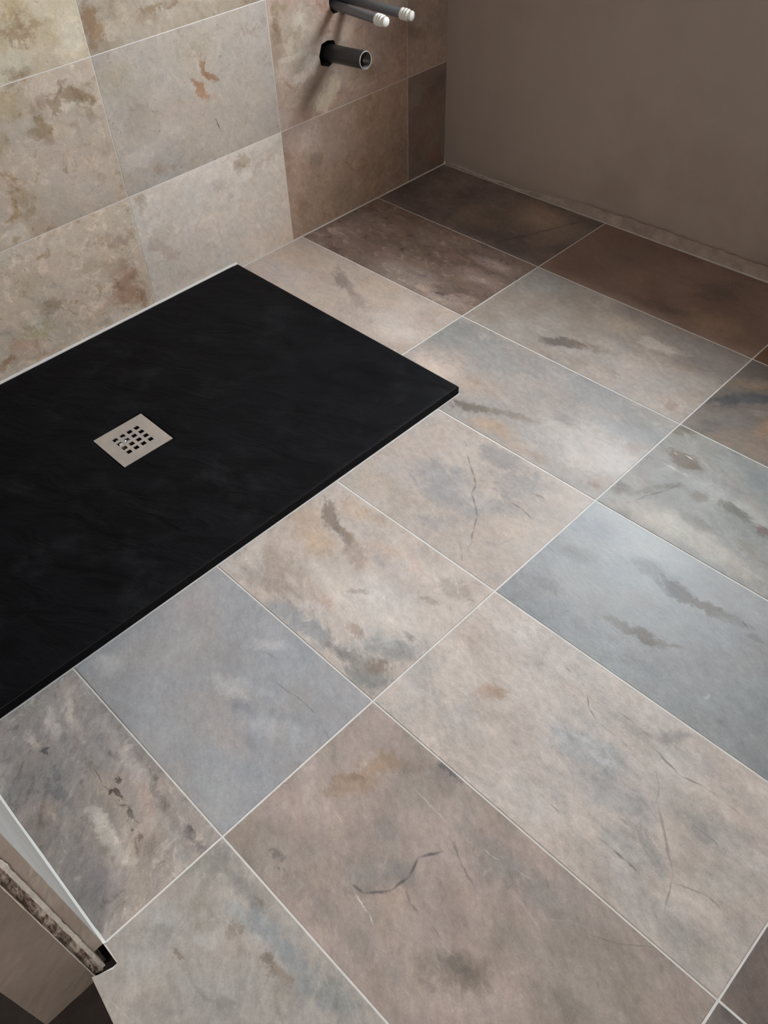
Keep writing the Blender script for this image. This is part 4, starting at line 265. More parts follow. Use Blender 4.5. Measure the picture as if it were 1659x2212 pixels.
WALL = {  # lower row by the tray: paler colour makes up for weak light there
 '10': {'mottle':0.77,'streak':0.25,'warp':1.3,'ang':1.2,'base':(0.4051,0.2944,0.2362),'alt':(0.4241,0.3057,0.2286),'feats':[(0.1545,0.1085,0.0949,0.0848,1.6377,0.9,0.7,(0.5768,0.463,0.3927),0.0),(0.2049,-0.0241,0.1559,0.0299,1.6193,0.9,0.5,(0.5169,0.3685,0.281),0.0),(0.0709,-0.0478,0.109,0.093,1.4773,0.9,0.5,(0.42,0.2958,0.215),0.0),(0.0445,0.0471,0.0922,0.0681,-2.9096,0.9,0.5,(0.4617,0.3595,0.31),0.0),(-0.1313,-0.0391,0.1115,0.1,1.3326,0.9,0.5,(0.4087,0.2946,0.234),0.0),(0.0376,-0.0738,0.0714,0.0378,-3.0497,0.8,0.5,(0.2981,0.2173,0.1786),0.0),(0.1478,0.0943,0.0583,0.0033,-3.1081,0.9,0.3,(0.5807,0.4815,0.4234),1.0),(0.1303,0.0387,0.0447,0.0337,-2.834,0.7,0.4,(0.2188,0.155,0.1248),0.0),(0.1958,-0.0809,0.0716,0.0219,1.572,0.9,0.5,(0.3017,0.1929,0.1177),0.0),(-0.1886,-0.0589,0.1116,0.0513,1.539,0.9,0.6,(0.3325,0.2434,0.2014),0.0)]},
 '00': {'mottle':0.51,'streak':0.25,'warp':1.3,'ang':1.2,'base':(0.2742,0.2147,0.1812),'alt':(0.2319,0.164,0.1414),'feats':[(0.0448,0.1007,0.0499,0.0401,1.6282,0.8,0.6,(0.31,0.2753,0.2495),0.0),(-0.0388,-0.1007,0.0554,0.0358,3.0513,0.8,0.5,(0.3311,0.1832,0.1285),0.0)]},
 '01': {'mottle':0.51,'streak':0.25,'warp':1.3,'ang':1.2,'base':(0.3887,0.3128,0.2659),'alt':(0.4535,0.3523,0.2846),'feats':[]},
 '11': {'mottle':0.85,'streak':0.2,'warp':1.4,'ang':1.2,'base':(0.4498,0.3733,0.3095),'alt':(0.4415,0.3105,0.2517),'feats':[(0.1672,0.055,0.0805,0.0499,1.5775,0.9,0.7,(0.3863,0.3127,0.2277),0.0),(0.2119,0.0462,0.0793,0.0299,1.6436,0.8,0.5,(0.2735,0.1999,0.1289),0.0),(0.1413,0.0837,0.0271,0.0214,-3.0508,0.6,0.8,(0.5682,0.512,0.429),0.0),(0.1686,0.0453,0.0193,0.0162,-2.9913,0.6,0.6,(0.5662,0.4953,0.4026),0.0),(0.1571,0.0218,0.0585,0.0144,-3.095,0.7,0.6,(0.598,0.5238,0.4379),0.0),(0.1186,-0.0308,0.0435,0.0283,1.4783,0.8,0.6,(0.74,0.6474,0.5654),0.0),(0.1509,-0.0434,0.0288,0.0155,-3.0114,0.7,0.6,(0.74,0.6449,0.5635),0.0),(0.1787,-0.0464,0.0395,0.0099,1.0174,0.7,0.7,(0.3958,0.2562,0.1601),0.0),(0.2277,-0.0539,0.0658,0.0528,0.8433,0.9,0.5,(0.4675,0.3734,0.3041),0.0),(0.0464,-0.0955,0.0377,0.0331,1.0837,0.5,0.7,(0.6424,0.5368,0.3985),0.0),(0.0729,-0.1163,0.0436,0.0322,-2.9842,0.5,0.8,(0.6411,0.5523,0.4265),0.0),(-0.0126,0.0206,0.0296,0.0281,-2.8486,0.7,0.6,(0.6058,0.4702,0.3796),0.0),(-0.0533,-0.1009,0.0686,0.0613,-2.7185,0.9,0.6,(0.4752,0.3656,0.2835),0.0),(-0.1422,-0.0449,0.093,0.0896,-2.4785,0.9,0.7,(0.3477,0.256,0.2071),0.0),(-0.1746,-0.1471,0.0578,0.0483,-2.9375,0.9,0.6,(0.5064,0.3426,0.279),0.0),(0.207,-0.1156,0.061,0.0259,-3.0544,0.9,0.5,(0.4889,0.401,0.3611),0.0),(0.2059,0.0845,0.0396,0.0185,1.4798,0.8,0.6,(0.2038,0.1373,0.0731),0.0),(-0.0428,-0.0084,0.0435,0.0427,0.8241,0.9,0.5,(0.4429,0.2979,0.2151),0.0),(0.2,0.1218,0.0548,0.02,-3.0824,0.8,0.7,(0.2986,0.2308,0.1506),0.0),(0.0927,0.0569,0.0404,0.0278,1.5542,0.8,0.5,(0.5287,0.4346,0.3456),0.0)]},
 '12': {'mottle':0.85,'streak':0.2,'warp':1.4,'ang':1.0,'base':(0.4251,0.3565,0.282),'alt':(0.325,0.2594,0.1919),'feats':[]},
 '20': {'mottle':0.51,'streak':0.2,'warp':1.4,'ang':1.0,'base':(0.665,0.5948,0.5216),'alt':(0.74,0.6394,0.5606),'feats':[(-0.1054,0.1168,0.0505,0.0227,-3.124,0.7,0.75,(0.4426,0.338,0.2522),0.0),(-0.0816,0.1075,0.0274,0.0164,3.0801,0.6,0.6,(0.3686,0.2655,0.1839),0.0),(0.2065,0.1281,0.0301,0.0269,1.5583,0.7,0.75,(0.4433,0.3551,0.269),0.0),(0.1894,0.0274,0.0435,0.017,-2.0432,0.6,0.7,(0.5369,0.4203,0.3469),0.0),(0.1556,-0.0245,0.0437,0.0171,-2.1059,0.6,0.7,(0.5746,0.4517,0.3868),0.0),(0.1654,0.0416,0.0524,0.0381,-3.025,0.9,0.5,(0.5811,0.4893,0.3833),0.0),(0.049,0.0671,0.1114,0.0645,-3.0903,0.9,0.5,(0.6669,0.6036,0.5454),0.0),(-0.1626,0.0106,0.1,0.0619,1.6361,0.9,0.5,(0.6571,0.5817,0.4986),0.0),(-0.2109,0.1159,0.0609,0.023,-3.0752,0.8,0.4,(0.4826,0.396,0.3091),0.0),(0.229,-0.0425,0.0649,0.0351,1.7379,0.8,0.5,(0.6896,0.5834,0.4872),0.0),(-0.024,0.0751,0.0387,0.0176,-2.9753,0.7,0.4,(0.4636,0.4015,0.3469),0.0),(-0.0464,0.0424,0.0198,0.0133,-2.8513,0.7,0.5,(0.4583,0.3971,0.3429),0.0),(0.0544,-0.0171,0.0458,0.0341,-2.8988,0.8,0.5,(0.6009,0.4938,0.4146),0.0),(0.1323,-0.1001,0.0568,0.0361,-3.0487,0.9,0.4,(0.6396,0.5405,0.4902),0.0),(-0.1618,0.097,0.0399,0.0165,-3.0615,0.7,0.5,(0.437,0.3439,0.2754),0.0)]},
 '21': {'mottle':0.51,'streak':0.2,'warp':1.4,'ang':1.0,'base':(0.4635,0.3959,0.332),'alt':(0.4273,0.3762,0.3362),'feats':[(0.1786,0.0844,0.076,0.0618,3.1116,0.8,0.6,(0.3992,0.3417,0.2575),0.0),(-0.0201,0.114,0.0831,0.0253,3.1124,0.8,0.5,(0.3603,0.3094,0.2345),0.0),(-0.0355,0.0723,0.0341,0.0081,1.2803,0.5,0.85,(0.3087,0.1743,0.0971),0.0),(-0.0475,0.0398,0.0331,0.0095,1.2259,0.5,0.85,(0.3002,0.1674,0.0917),0.0),(-0.0214,0.0224,0.023,0.0137,1.274,0.5,0.85,(0.3576,0.1862,0.1045),0.0),(-0.0281,0.0004,0.0221,0.0158,0.9594,0.5,0.8,(0.3898,0.2141,0.1239),0.0),(-0.0101,0.0405,0.0124,0.0082,-2.9039,0.5,0.8,(0.3214,0.1755,0.102),0.0),(-0.0454,-0.0728,0.0148,0.0023,-1.9072,0.9,0.9,(0.0626,0.06,0.06),1.0),(-0.0421,-0.0626,0.0067,0.0023,1.1766,0.9,0.6,(0.1201,0.0905,0.0746),1.0),(0.2209,0.0217,0.0865,0.0291,-1.8326,0.8,0.6,(0.5091,0.4407,0.3813),0.0),(0.1668,-0.0768,0.0556,0.0342,-3.0893,0.6,0.6,(0.5983,0.5372,0.4825),0.0),(0.1157,-0.0732,0.0496,0.0282,-3.0187,0.7,0.5,(0.5339,0.4786,0.4294),0.0),(0.0393,-0.0251,0.1027,0.0681,3.1309,0.9,0.5,(0.4847,0.4,0.3369),0.0),(0.0703,-0.0463,0.0515,0.0293,-3.1192,0.8,0.6,(0.5581,0.4891,0.4276),0.0),(0.123,-0.1244,0.0407,0.0152,-3.108,0.7,0.6,(0.4136,0.3108,0.2273),0.0),(0.1539,0.0105,0.0522,0.0408,1.543,0.9,0.5,(0.398,0.3115,0.2483),0.0),(0.1709,0.0913,0.0259,0.004,-1.0934,0.9,0.35,(0.341,0.2985,0.2215),1.0),(0.1904,0.0646,0.0224,0.0039,-0.7584,0.9,0.35,(0.3526,0.3092,0.2303),1.0),(-0.1116,0.0617,0.0786,0.0523,1.5169,0.8,0.4,(0.3656,0.3242,0.2886),0.0),(0.2246,-0.0466,0.0321,0.0211,1.5287,0.8,0.5,(0.4526,0.3782,0.3232),0.0),(-0.1736,0.104,0.043,0.0209,3.1268,0.8,0.5,(0.3385,0.257,0.1981),0.0),(-0.0737,0.1283,0.0337,0.0153,-3.1405,0.7,0.5,(0.3914,0.3469,0.2915),0.0)]},
 '22': {'mottle':0.85,'streak':0.2,'warp':1.4,'ang':1.0,'base':(0.4251,0.3565,0.282),'alt':(0.325,0.2594,0.1919),'feats':[(0.2136,-0.1,0.0444,0.0191,1.5096,0.5,0.9,(0.2607,0.1661,0.101),0.0),(0.199,-0.1204,0.0203,0.0184,-2.9533,0.6,0.8,(0.3059,0.1952,0.1151),0.0),(0.0626,-0.0895,0.0451,0.0117,3.1382,0.6,0.7,(0.27,0.1786,0.1),0.0),(0.0196,-0.1018,0.0307,0.0094,-3.1098,0.6,0.7,(0.265,0.168,0.0975),0.0),(0.0895,-0.1045,0.036,0.0165,-3.093,0.8,0.6,(0.3376,0.2552,0.1748),0.0),(0.1516,-0.0899,0.044,0.023,1.5671,0.7,0.6,(0.4715,0.4087,0.3252),0.0),(0.1739,-0.1266,0.0209,0.0204,0.9429,0.6,0.7,(0.5172,0.4484,0.3596),0.0),(0.1407,-0.1263,0.03,0.0277,-2.8051,0.8,0.5,(0.457,0.3844,0.2957),0.0),(0.2084,-0.0685,0.0208,0.0107,1.6538,0.7,0.6,(0.3064,0.2259,0.1547),0.0)]},
 '30': {'mottle':1.1,'streak':0.2,'warp':1.5,'ang':0.8,'base':(0.6323,0.5205,0.4088),'alt':(0.69,0.5571,0.4443),'feats':[(-0.1647,-0.0266,0.052,0.0442,-2.8617,0.6,0.85,(0.4788,0.302,0.2089),0.0),(-0.1628,-0.077,0.0597,0.0362,-2.9182,0.6,0.85,(0.4997,0.2997,0.2052),0.0),(-0.1576,0.0138,0.0504,0.0264,-3.1103,0.7,0.75,(0.5003,0.3718,0.2784),0.0),(0.0183,-0.0138,0.0466,0.0268,-2.8323,0.7,0.8,(0.4139,0.3196,0.2204),0.0),(0.036,-0.0298,0.0308,0.0173,-2.9527,0.6,0.6,(0.3117,0.2438,0.1777),0.0),(0.0586,0.0653,0.073,0.0314,-3.0614,0.8,0.5,(0.5288,0.4352,0.3053),0.0),(-0.1147,0.0568,0.0979,0.0353,-3.0708,0.8,0.5,(0.7117,0.5826,0.4576),0.0),(0.0814,-0.0568,0.0462,0.0276,-3.0681,0.7,0.6,(0.518,0.4364,0.2399),0.0),(0.0785,-0.0331,0.022,0.0194,-2.467,0.6,0.8,(0.74,0.6491,0.509),0.0),(-0.1106,-0.1173,0.0274,0.0238,1.5851,0.6,0.7,(0.74,0.6148,0.5274),0.0),(-0.2257,0.0917,0.1014,0.0481,-3.0903,0.8,0.4,(0.6137,0.5061,0.4108),0.0),(0.1227,-0.073,0.0604,0.0236,-3.093,0.7,0.6,(0.6232,0.3836,0.268),0.0),(0.1679,-0.0998,0.0302,0.014,-3.1304,0.6,0.7,(0.4144,0.2238,0.1311),0.0),(-0.0938,0.0304,0.0489,0.0245,-2.9553,0.7,0.5,(0.4761,0.376,0.259),0.0),(-0.0419,0.1225,0.0386,0.0235,-3.0519,0.7,0.6,(0.74,0.6435,0.5283),0.0),(-0.1682,0.069,0.0339,0.0253,-2.7503,0.8,0.6,(0.4153,0.3044,0.2342),0.0),(-0.2051,0.0652,0.0276,0.0173,-3.0151,0.6,0.5,(0.3493,0.2321,0.173),0.0),(-0.0655,0.0193,0.0802,0.0146,-3.1055,0.7,0.5,(0.74,0.6287,0.515),0.0),(0.0867,0.1342,0.0277,0.0261,2.5165,0.8,0.5,(0.6813,0.5873,0.4915),0.0),(0.1015,-0.1108,0.062,0.0172,-3.0882,0.8,0.5,(0.572,0.3753,0.3029),0.0),(-0.1135,-0.066,0.0682,0.02,-3.0675,0.7,0.5,(0.5927,0.3816,0.2819),0.0),(-0.2043,-0.0971,0.0496,0.0175,1.7137,0.7,0.6,(0.3936,0.2307,0.1582),0.0)]},
 '31': {'mottle':1.02,'streak':0.2,'warp':1.5,'ang':0.8,'base':(0.5045,0.4146,0.3333),'alt':(0.5476,0.4445,0.3563),'feats':[(-0.1324,0.1081,0.0474,0.031,3.1154,0.45,0.85,(0.5999,0.5204,0.4276),0.0),(-0.1559,0.0696,0.0374,0.016,-3.0853,0.45,0.85,(0.6201,0.5389,0.4444),0.0),(-0.1678,0.0887,0.0428,0.0246,-3.1399,0.6,0.8,(0.288,0.1998,0.1203),0.0),(-0.157,0.1186,0.0139,0.0094,3.1319,0.5,0.6,(0.2566,0.1677,0.1182),0.0),(-0.1303,0.0728,0.0289,0.0146,-1.9853,0.6,0.7,(0.2885,0.2073,0.1311),0.0),(-0.0917,0.0389,0.041,0.0223,-2.2862,0.6,0.8,(0.307,0.2211,0.1339),0.0),(-0.0956,0.0924,0.0405,0.0287,-3.014,0.7,0.6,(0.35,0.2474,0.1897),0.0),(-0.0383,0.101,0.0517,0.0448,2.9913,0.8,0.6,(0.4513,0.3499,0.2062),0.0),(-0.0563,0.1473,0.0509,0.0112,-3.1138,0.7,0.5,(0.3132,0.2222,0.1252),0.0),(-0.1169,-0.0273,0.0745,0.0669,-2.7685,0.8,0.6,(0.5611,0.4568,0.3921),0.0),(0.0056,-0.0523,0.0417,0.035,1.2152,0.7,0.75,(0.3442,0.2484,0.1572),0.0),(0.0138,-0.0197,0.0234,0.0181,1.0339,0.7,0.6,(0.3566,0.2307,0.1444),0.0),(-0.0045,0.04,0.0313,0.0237,3.1294,0.8,0.5,(0.3607,0.2732,0.1494),0.0),(-0.1169,-0.0273,0.0349,0.0144,1.485,0.6,0.6,(0.6395,0.5695,0.4674),0.0),(-0.1063,-0.0385,0.0139,0.0019,-1.4535,0.9,0.5,(0.1493,0.1302,0.1019),1.0),(0.0539,-0.1361,0.0559,0.0198,-3.1112,0.7,0.6,(0.74,0.641,0.5252),0.0),(-0.1862,0.0463,0.0281,0.0184,1.1156,0.8,0.5,(0.3355,0.2377,0.1687),0.0),(-0.1726,0.0222,0.0531,0.0195,1.4278,0.8,0.5,(0.4261,0.3419,0.2814),0.0),(-0.1522,-0.091,0.0612,0.042,-3.091,0.8,0.5,(0.5635,0.4717,0.406),0.0),(0.0052,-0.0931,0.0267,0.0213,1.4797,0.7,0.6,(0.3743,0.2814,0.1808),0.0),(-0.0095,-0.1413,0.058,0.0277,-3.127,0.8,0.5,(0.4656,0.3419,0.2529),0.0)]},
 '32': {'mottle':0.77,'streak':0.2,'warp':1.5,'ang':0.8,'base':(0.5979,0.5116,0.3937),'alt':(0.5216,0.4256,0.296),'feats':[(-0.1936,-0.1046,0.065,0.0533,1.8397,0.7,0.8,(0.6301,0.5489,0.4332),0.0),(-0.1542,-0.047,0.0633,0.0242,-3.1073,0.7,0.8,(0.6039,0.5253,0.4005),0.0),(-0.0989,-0.0418,0.0488,0.0298,-3.1311,0.8,0.6,(0.4175,0.3055,0.1652),0.0),(-0.0938,-0.0795,0.0428,0.0154,-3.0953,0.6,0.8,(0.35,0.2407,0.138),0.0),(-0.1257,-0.0716,0.0309,0.0112,-3.1246,0.6,0.7,(0.3591,0.2491,0.1514),0.0),(-0.0821,-0.0609,0.0299,0.0158,3.0684,0.7,0.6,(0.3839,0.2772,0.1511),0.0),(-0.0916,-0.1359,0.0445,0.0138,3.1367,0.7,0.6,(0.3528,0.2564,0.1668),0.0),(-0.0594,-0.0946,0.0247,0.0163,3.0806,0.7,0.5,(0.4136,0.3007,0.1531),0.0),(-0.0784,-0.1448,0.0256,0.0069,-3.105,0.6,0.6,(0.2998,0.1948,0.1059),0.0),(-0.1335,-0.1306,0.0398,0.0225,-3.1054,0.8,0.5,(0.5464,0.4704,0.3737),0.0),(-0.0709,-0.1138,0.0304,0.0154,-3.1247,0.7,0.5,(0.6189,0.5356,0.4163),0.0)]},
 'default': {'base':(0.42,0.37,0.31),'alt':(0.36,0.3,0.24),'feats':[],'mottle':0.4,'streak':0.6,'ang':-0.3},
}
LIP = {'C2': 0.0004, 'C3': -0.0002, 'B4': 0.0003, 'C4': 0.0003, 'B5': 0.0002, 'C5':0.0003}
TILT = {}


# ---------------------------------------------------------------- materials of the shell
M = {}
M['grout'] = plain('cement_grout', (0.66, 0.65, 0.63), 0.85, var=0.08, scale=40, bump=0.2, bscale=300, dist=0.001)
M['grout_wall'] = plain('cream_grout', (0.72, 0.70, 0.66), 0.8, var=0.05, scale=40)
M['plaster'] = plain('raw_pink_plaster', (0.355, 0.295, 0.258), 0.75, var=0.06, scale=3.0, bump=0.12, bscale=9, dist=0.01, alt=(0.30, 0.24, 0.208), amt=0.8)
M['plaster_edge'] = plain('rough_plaster_edge', (0.36, 0.29, 0.25), 0.9, var=0.25, scale=30, bump=0.8, bscale=60)
M['white_paint'] = plain('white_paint', (0.66, 0.66, 0.64), 0.6, var=0.04, scale=6)
M['ceiling'] = plain('ceiling_plaster', (0.62, 0.56, 0.52), 0.8, var=0.04, scale=4)
M['void'] = plain('painted_hole_shade', (0.012, 0.011, 0.011), 1.0)  # shade of the pipe holes put into the colour
M['upvc'] = plain('white_window_plastic', (0.8, 0.8, 0.8), 0.3, var=0.01)
M['sub'] = plain('dirty_screed', (0.022, 0.018, 0.015), 0.95, var=0.4, scale=30, bump=0.8, bscale=50)
gb = NB('window_glass'); gb.t.nodes.remove(gb.b)
tr = gb.n('ShaderNodeBsdfTransparent'); tr.inputs[0].default_value = (0.95, 0.97, 0.96, 1)
gl = gb.n('ShaderNodeBsdfGlossy'); gl.inputs['Roughness'].default_value = 0.0
lw = gb.n('ShaderNodeLayerWeight'); lw.inputs[0].default_value = 0.5
fac = gb.ma('MULTIPLY_ADD', gb.ma('POWER', lw.outputs['Facing'], 5.0), 0.7, 0.03)
mxs = gb.n('ShaderNodeMixShader')
gb.t.links.new(fac, mxs.inputs[0]); gb.t.links.new(tr.outputs[0], mxs.inputs[1]); gb.t.links.new(gl.outputs[0], mxs.inputs[2])
gb.t.links.new(mxs.outputs[0], gb.out.inputs[0]); M['glass'] = gb.m

# ---------------------------------------------------------------- room shell
CH = 2.35; XR = 2.45; YF = -1.990
LEAN = 0.0239; SKEW = 0.0163
J = 0.0034                                  # floor joint width
XS = [0.0, 0.5958, 1.1975, 1.7992, 2.4009, XR]
YS = [0.0, -0.2934, -0.5934, -0.8934, -1.1934, -1.4934, -1.7934, -2.0934]
TRAY = (0.0075, 0.7877, -0.8241, -1.9850)      # x0, x1, y near window wall, y near door wall
GZ = -0.0007

# floor bed (screed with grout filling the joints)
bed = [(0.0, YF), (1.2300, YF), (1.2300, -1.9965), (1.2225, -2.0205), (1.2870, -2.0290), (2.0, -2.0290), (2.0, YF), (XR, YF), (XR, 0.055), (0.0, 0.0)]
v = [(x, y, GZ) for x, y in bed] + [(x, y, -0.075) for x, y in bed]; n = len(bed)
f = [tuple(range(n)), tuple(range(2 * n - 1, n - 1, -1))] + [(n + i, n + (i + 1) % n, (i + 1) % n, i) for i in range(n)]
floor = tag(obj_from('floor', v, f, M['grout']), kind='structure')

# walls
PIPE = [(-0.444, 0.438, 0.028), (-0.4184, 0.541, 0.0155), (-0.338, 0.533, 0.0155)]      # y, z, hole radius

def plate_with_holes(name, outline, holes, x0, x1, mat, parent, org=(0, 0, 0)):
    """plate in the y-z plane between x0 and x1 (x1 the room side); holes are loops"""
    cu = bpy.data.curves.new(name, 'CURVE'); cu.dimensions = '2D'; cu.fill_mode = 'BOTH'; cu.extrude = (x1 - x0) / 2
    for loop in [outline] + holes:
        s_ = cu.splines.new('POLY'); s_.points.add(len(loop) - 1)
        for k, (a_, b_) in enumerate(loop): s_.points[k].co = (a_, b_, 0, 1)
        s_.use_cyclic_u = True
    tmp = bpy.data.objects.new('tmp', cu); C.objects.link(tmp)
    dg = bpy.context.evaluated_depsgraph_get(); me = bpy.data.meshes.new_from_object(tmp.evaluated_get(dg))
    bpy.data.objects.remove(tmp); bpy.data.curves.remove(cu)
    xm = (x0 + x1) / 2
    for vv in me.vertices:
        a_, b_, c_ = vv.co; vv.co = (xm + c_ - org[0], a_ - org[1], b_ - org[2])
    me.materials.clear(); me.materials.append(mat); me.name = name
    o = bpy.data.objects.new(name, me); o.location = org
    return link(o, parent)

def ragged(cy, cz, r, n=18, amp=0.12, seed=1):
    rr = random.Random(seed)
    return [(cy + r * (1 + rr.uniform(-amp, amp)) * math.cos(2 * math.pi * k / n), cz + r * (1 + rr.uniform(-amp, amp)) * math.sin(2 * math.pi * k / n)) for k in range(n)]

WT = 0.009        # wall tile + adhesive
holes = [ragged(PIPE[0][0] - 0.004, PIPE[0][1] + 0.002, 0.0325, 8, 0.13, 3), [(PIPE[1][0] + 0.014 + 1.15 * (a_ - PIPE[1][0] - 0.014), b_) for a_, b_ in ragged(PIPE[1][0] + 0.014, PIPE[1][1] + 0.007, 0.0285, 12, 0.12, 4)]]
big_holes = [[(sum(a for a, b in h) / len(h) + (a - sum(a for a, b in h) / len(h)) * 1.12, sum(b for a, b in h) / len(h) + (b - sum(b for a, b in h) / len(h)) * 1.12) for a, b in h] for h in holes]
wall_left = plate_with_holes('wall_left', [(0.02, -0.075), (0.02, CH), (-2.10, CH), (-2.10, -0.075)], big_holes, -0.12, -0.0004, M['grout_wall'], None)
tag(wall_left, kind='structure'); wall_left.rotation_euler = (0, LEAN, 0)
# near-black plate and sleeves paint the shade inside the pipe holes
boxes('cavity_shade_plate', [(-0.135, -0.12, -0.52, -0.26, 0.36, 0.62)], M['void'], wall_left)
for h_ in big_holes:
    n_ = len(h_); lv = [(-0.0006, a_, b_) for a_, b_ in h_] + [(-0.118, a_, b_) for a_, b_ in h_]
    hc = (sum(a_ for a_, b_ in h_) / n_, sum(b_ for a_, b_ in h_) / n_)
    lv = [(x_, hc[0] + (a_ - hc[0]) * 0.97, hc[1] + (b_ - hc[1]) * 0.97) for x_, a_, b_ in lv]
    obj_from('hole_shade_sleeve', lv, [(k, (k + 1) % n_, n_ + (k + 1) % n_, n_ + k) for k in range(n_)], M['void'], wall_left)

# wall with the window: blocks around the opening, plaster skim in front
wall_back = boxes('wall_back', [(-0.12, WIN_X0, 0.006, REVEAL + .09, -0.075, CH), (WIN_X1, XR + .1, 0.006, REVEAL + .09, -0.075, CH),
                                (WIN_X0, WIN_X1, 0.006, REVEAL + .09, -0.075, WIN_Z0), (WIN_X0, WIN_X1, 0.006, REVEAL + .09, WIN_Z1, CH)], M['plaster_edge'])
tag(wall_back, kind='structure'); wall_back.rotation_euler = (0, 0, SKEW)
def skim():
    v = []; f = []; idx = {}
    xs = [0.0]
    while xs[-1] < XR + 0.05: xs.append(xs[-1] + 0.012)
    zs = [0.0, 0.006, 0.04, 0.10, 0.25, 0.6, WIN_Z0, WIN_Z1, CH]
    def low(x):
        k = mnoise.noise(Vector((x * 9, 3.1, 0))) ; k2 = mnoise.noise(Vector((x * 55, 1.1, 0))); k3 = mnoise.noise(Vector((x * 150, 6.1, 0)))
        b_ = 0.004 + 0.030 * max(0, min(1, (x - 0.30) / 0.30)) 
        return max(0.001, b_ + 0.007 * k + 0.006 * k2 + 0.003 * k3)
    for i, x in enumerate(xs):
        lo = low(x)
        for j, z in enumerate(zs):
            if j == 0: zz, yy = lo, 0.0045
            elif j == 1: zz, yy = lo + 0.005, 0.0012
            else:
                zz = max(z, lo + 0.012) if j == 2 else z
                yy = 0.0022 * mnoise.noise(Vector((x * 2.0, z * 2.0, 5))) 
            idx[i, j] = len(v); v.append((x, yy, zz))
    for i in range(len(xs) - 1):
        for j in range(len(zs) - 1):
            if j == 6 and xs[i] >= WIN_X0 - 0.012 and xs[i + 1] <= WIN_X1 + 0.012: continue
            f.append((idx[i, j], idx[i + 1, j], idx[i + 1, j + 1], idx[i, j + 1]))
        # ragged lower edge folds back to the masonry
        a_ = len(v); v.append((xs[i], 0.0062, v[idx[i, 0]][2] - 0.001)); v.append((xs[i + 1], 0.0062, v[idx[i + 1, 0]][2] - 0.001))
        f.append((a_, a_ + 1, idx[i + 1, 0], idx[i, 0]))
    return obj_from('plaster_skim', v, f, M['plaster'], wall_back, smooth=True)
skim()
tag(boxes('wall_right', [(XR, XR + 0.1, -3.3, 0.1, -0.09, CH)], M['plaster']), kind='structure')
tag(boxes('ceiling', [(-0.2, XR + 0.1, -3.3, 0.1, CH, CH + 0.1)], M['ceiling']), kind='structure')

# window in its reveal (above the frame, seen only as daylight and in the floor's gloss)
win = tag(bpy.data.objects.new('window_1', None), kind='structure'); link(win); win.rotation_euler = (0, 0, SKEW)
x0, x1, z0, z1, yy = WIN_X0, WIN_X1, WIN_Z0, WIN_Z1, REVEAL
xm = (x0 + x1) / 2
boxes('window_frame', [(x0, x0 + .05, yy, yy + .06, z0, z1), (x1 - .05, x1, yy, yy + .06, z0, z1), (x0 + .05, x1 - .05, yy, yy + .06, z0, z0 + .05),
                       (x0 + .05, x1 - .05, yy, yy + .06, z1 - .05, z1), (xm - .02, xm + .02, yy, yy + .06, z0 + .05, z1 - .05)], M['upvc'], win)
for a_, b_ in ((x0 + .05, xm - .02), (xm + .02, x1 - .05)):
    boxes('window_pane', [(a_, b_, yy + .028, yy + .032, z0 + .05, z1 - .05)], M['glass'], win)

# ---------------------------------------------------------------- floor tiles
NOT = set()
def box_poly(x0, x1, y0, y1): return [(x0, y0), (x1, y0), (x1, y1), (x0, y1)]
rz = random.Random(11)
for ci, cn in enumerate('ABCDE'):
    for ri in range(7):
        key = '%s%d' % (cn, ri)
        xa, xb = XS[ci] + J / 2, XS[ci + 1] - J / 2
        ya, yb = YS[ri + 1] + J / 2, YS[ri] - J / 2
        if ci == 0: xa = 0.0025
        if cn == 'A' and ri > 2: continue
        if cn == 'E' and ri > 5: xb = XR - 0.002
        if cn == 'E': xb = XR - 0.002
        poly = box_poly(xa, xb, ya, yb)
        if ri == 0: poly = [(xa, ya), (xb, ya), (xb, xb * SKEW - 0.003), (xa, xa * SKEW - 0.003)]
        if key == 'A2': poly = box_poly(xa, xb, TRAY[2] + 0.0025, yb)
        if cn == 'B' and ri == 2: poly = [(xa, TRAY[2] + 0.0025), (TRAY[1] + 0.0025, TRAY[2] + 0.0025), (TRAY[1] + 0.0025, ya), (xb, ya), (xb, yb), (xa, yb)]
        if cn == 'B' and ri > 2: poly = box_poly(TRAY[1] + 0.0035, xb, ya, yb)
        if ri == 6:
            if cn == 'B': poly = box_poly(TRAY[1] + 0.0035, xb, YF + 0.004, yb)
            if cn == 'C': poly = [(xa, YF + 0.0035), (1.2290, YF + 0.002), (1.2325, -1.9968), (1.2208, -2.0222), (1.2866, -2.0310), (xb, -2.0310), (xb, yb), (xa, yb)]
            if cn == 'D': poly = [(xa, -2.0310), (2.0 - .003, -2.0310), (2.0 - .003, YF + .003), (xb, YF + .003), (xb, yb), (xa, yb)]
            if cn == 'E': poly = box_poly(xa, xb, YF + 0.003, yb)
        cx = sum(p_[0] for p_ in poly) / len(poly) if False else (XS[ci] + XS[ci + 1]) / 2 if cn != 'E' else XS[4] + 0.3
        cy = (YS[ri] + YS[ri + 1]) / 2
        d = FLOOR.get(key, FLOOR['default'])
        lip = rz.uniform(-0.0003, 0.0003) + LIP.get(key, 0)
        loc = (cx, cy, 0)
        vv, ff = slab_geo([(px - cx, py - cy) for px, py in poly], lip, 0.0006 + lip, 0.0004)
        mat = stone('slate_tile_' + key, d, False, ci * 7 + ri + 1.0)
        o = obj_from('floor_tile', vv, ff, mat, floor, loc)
        if key in TILT: o.rotation_euler = TILT[key]

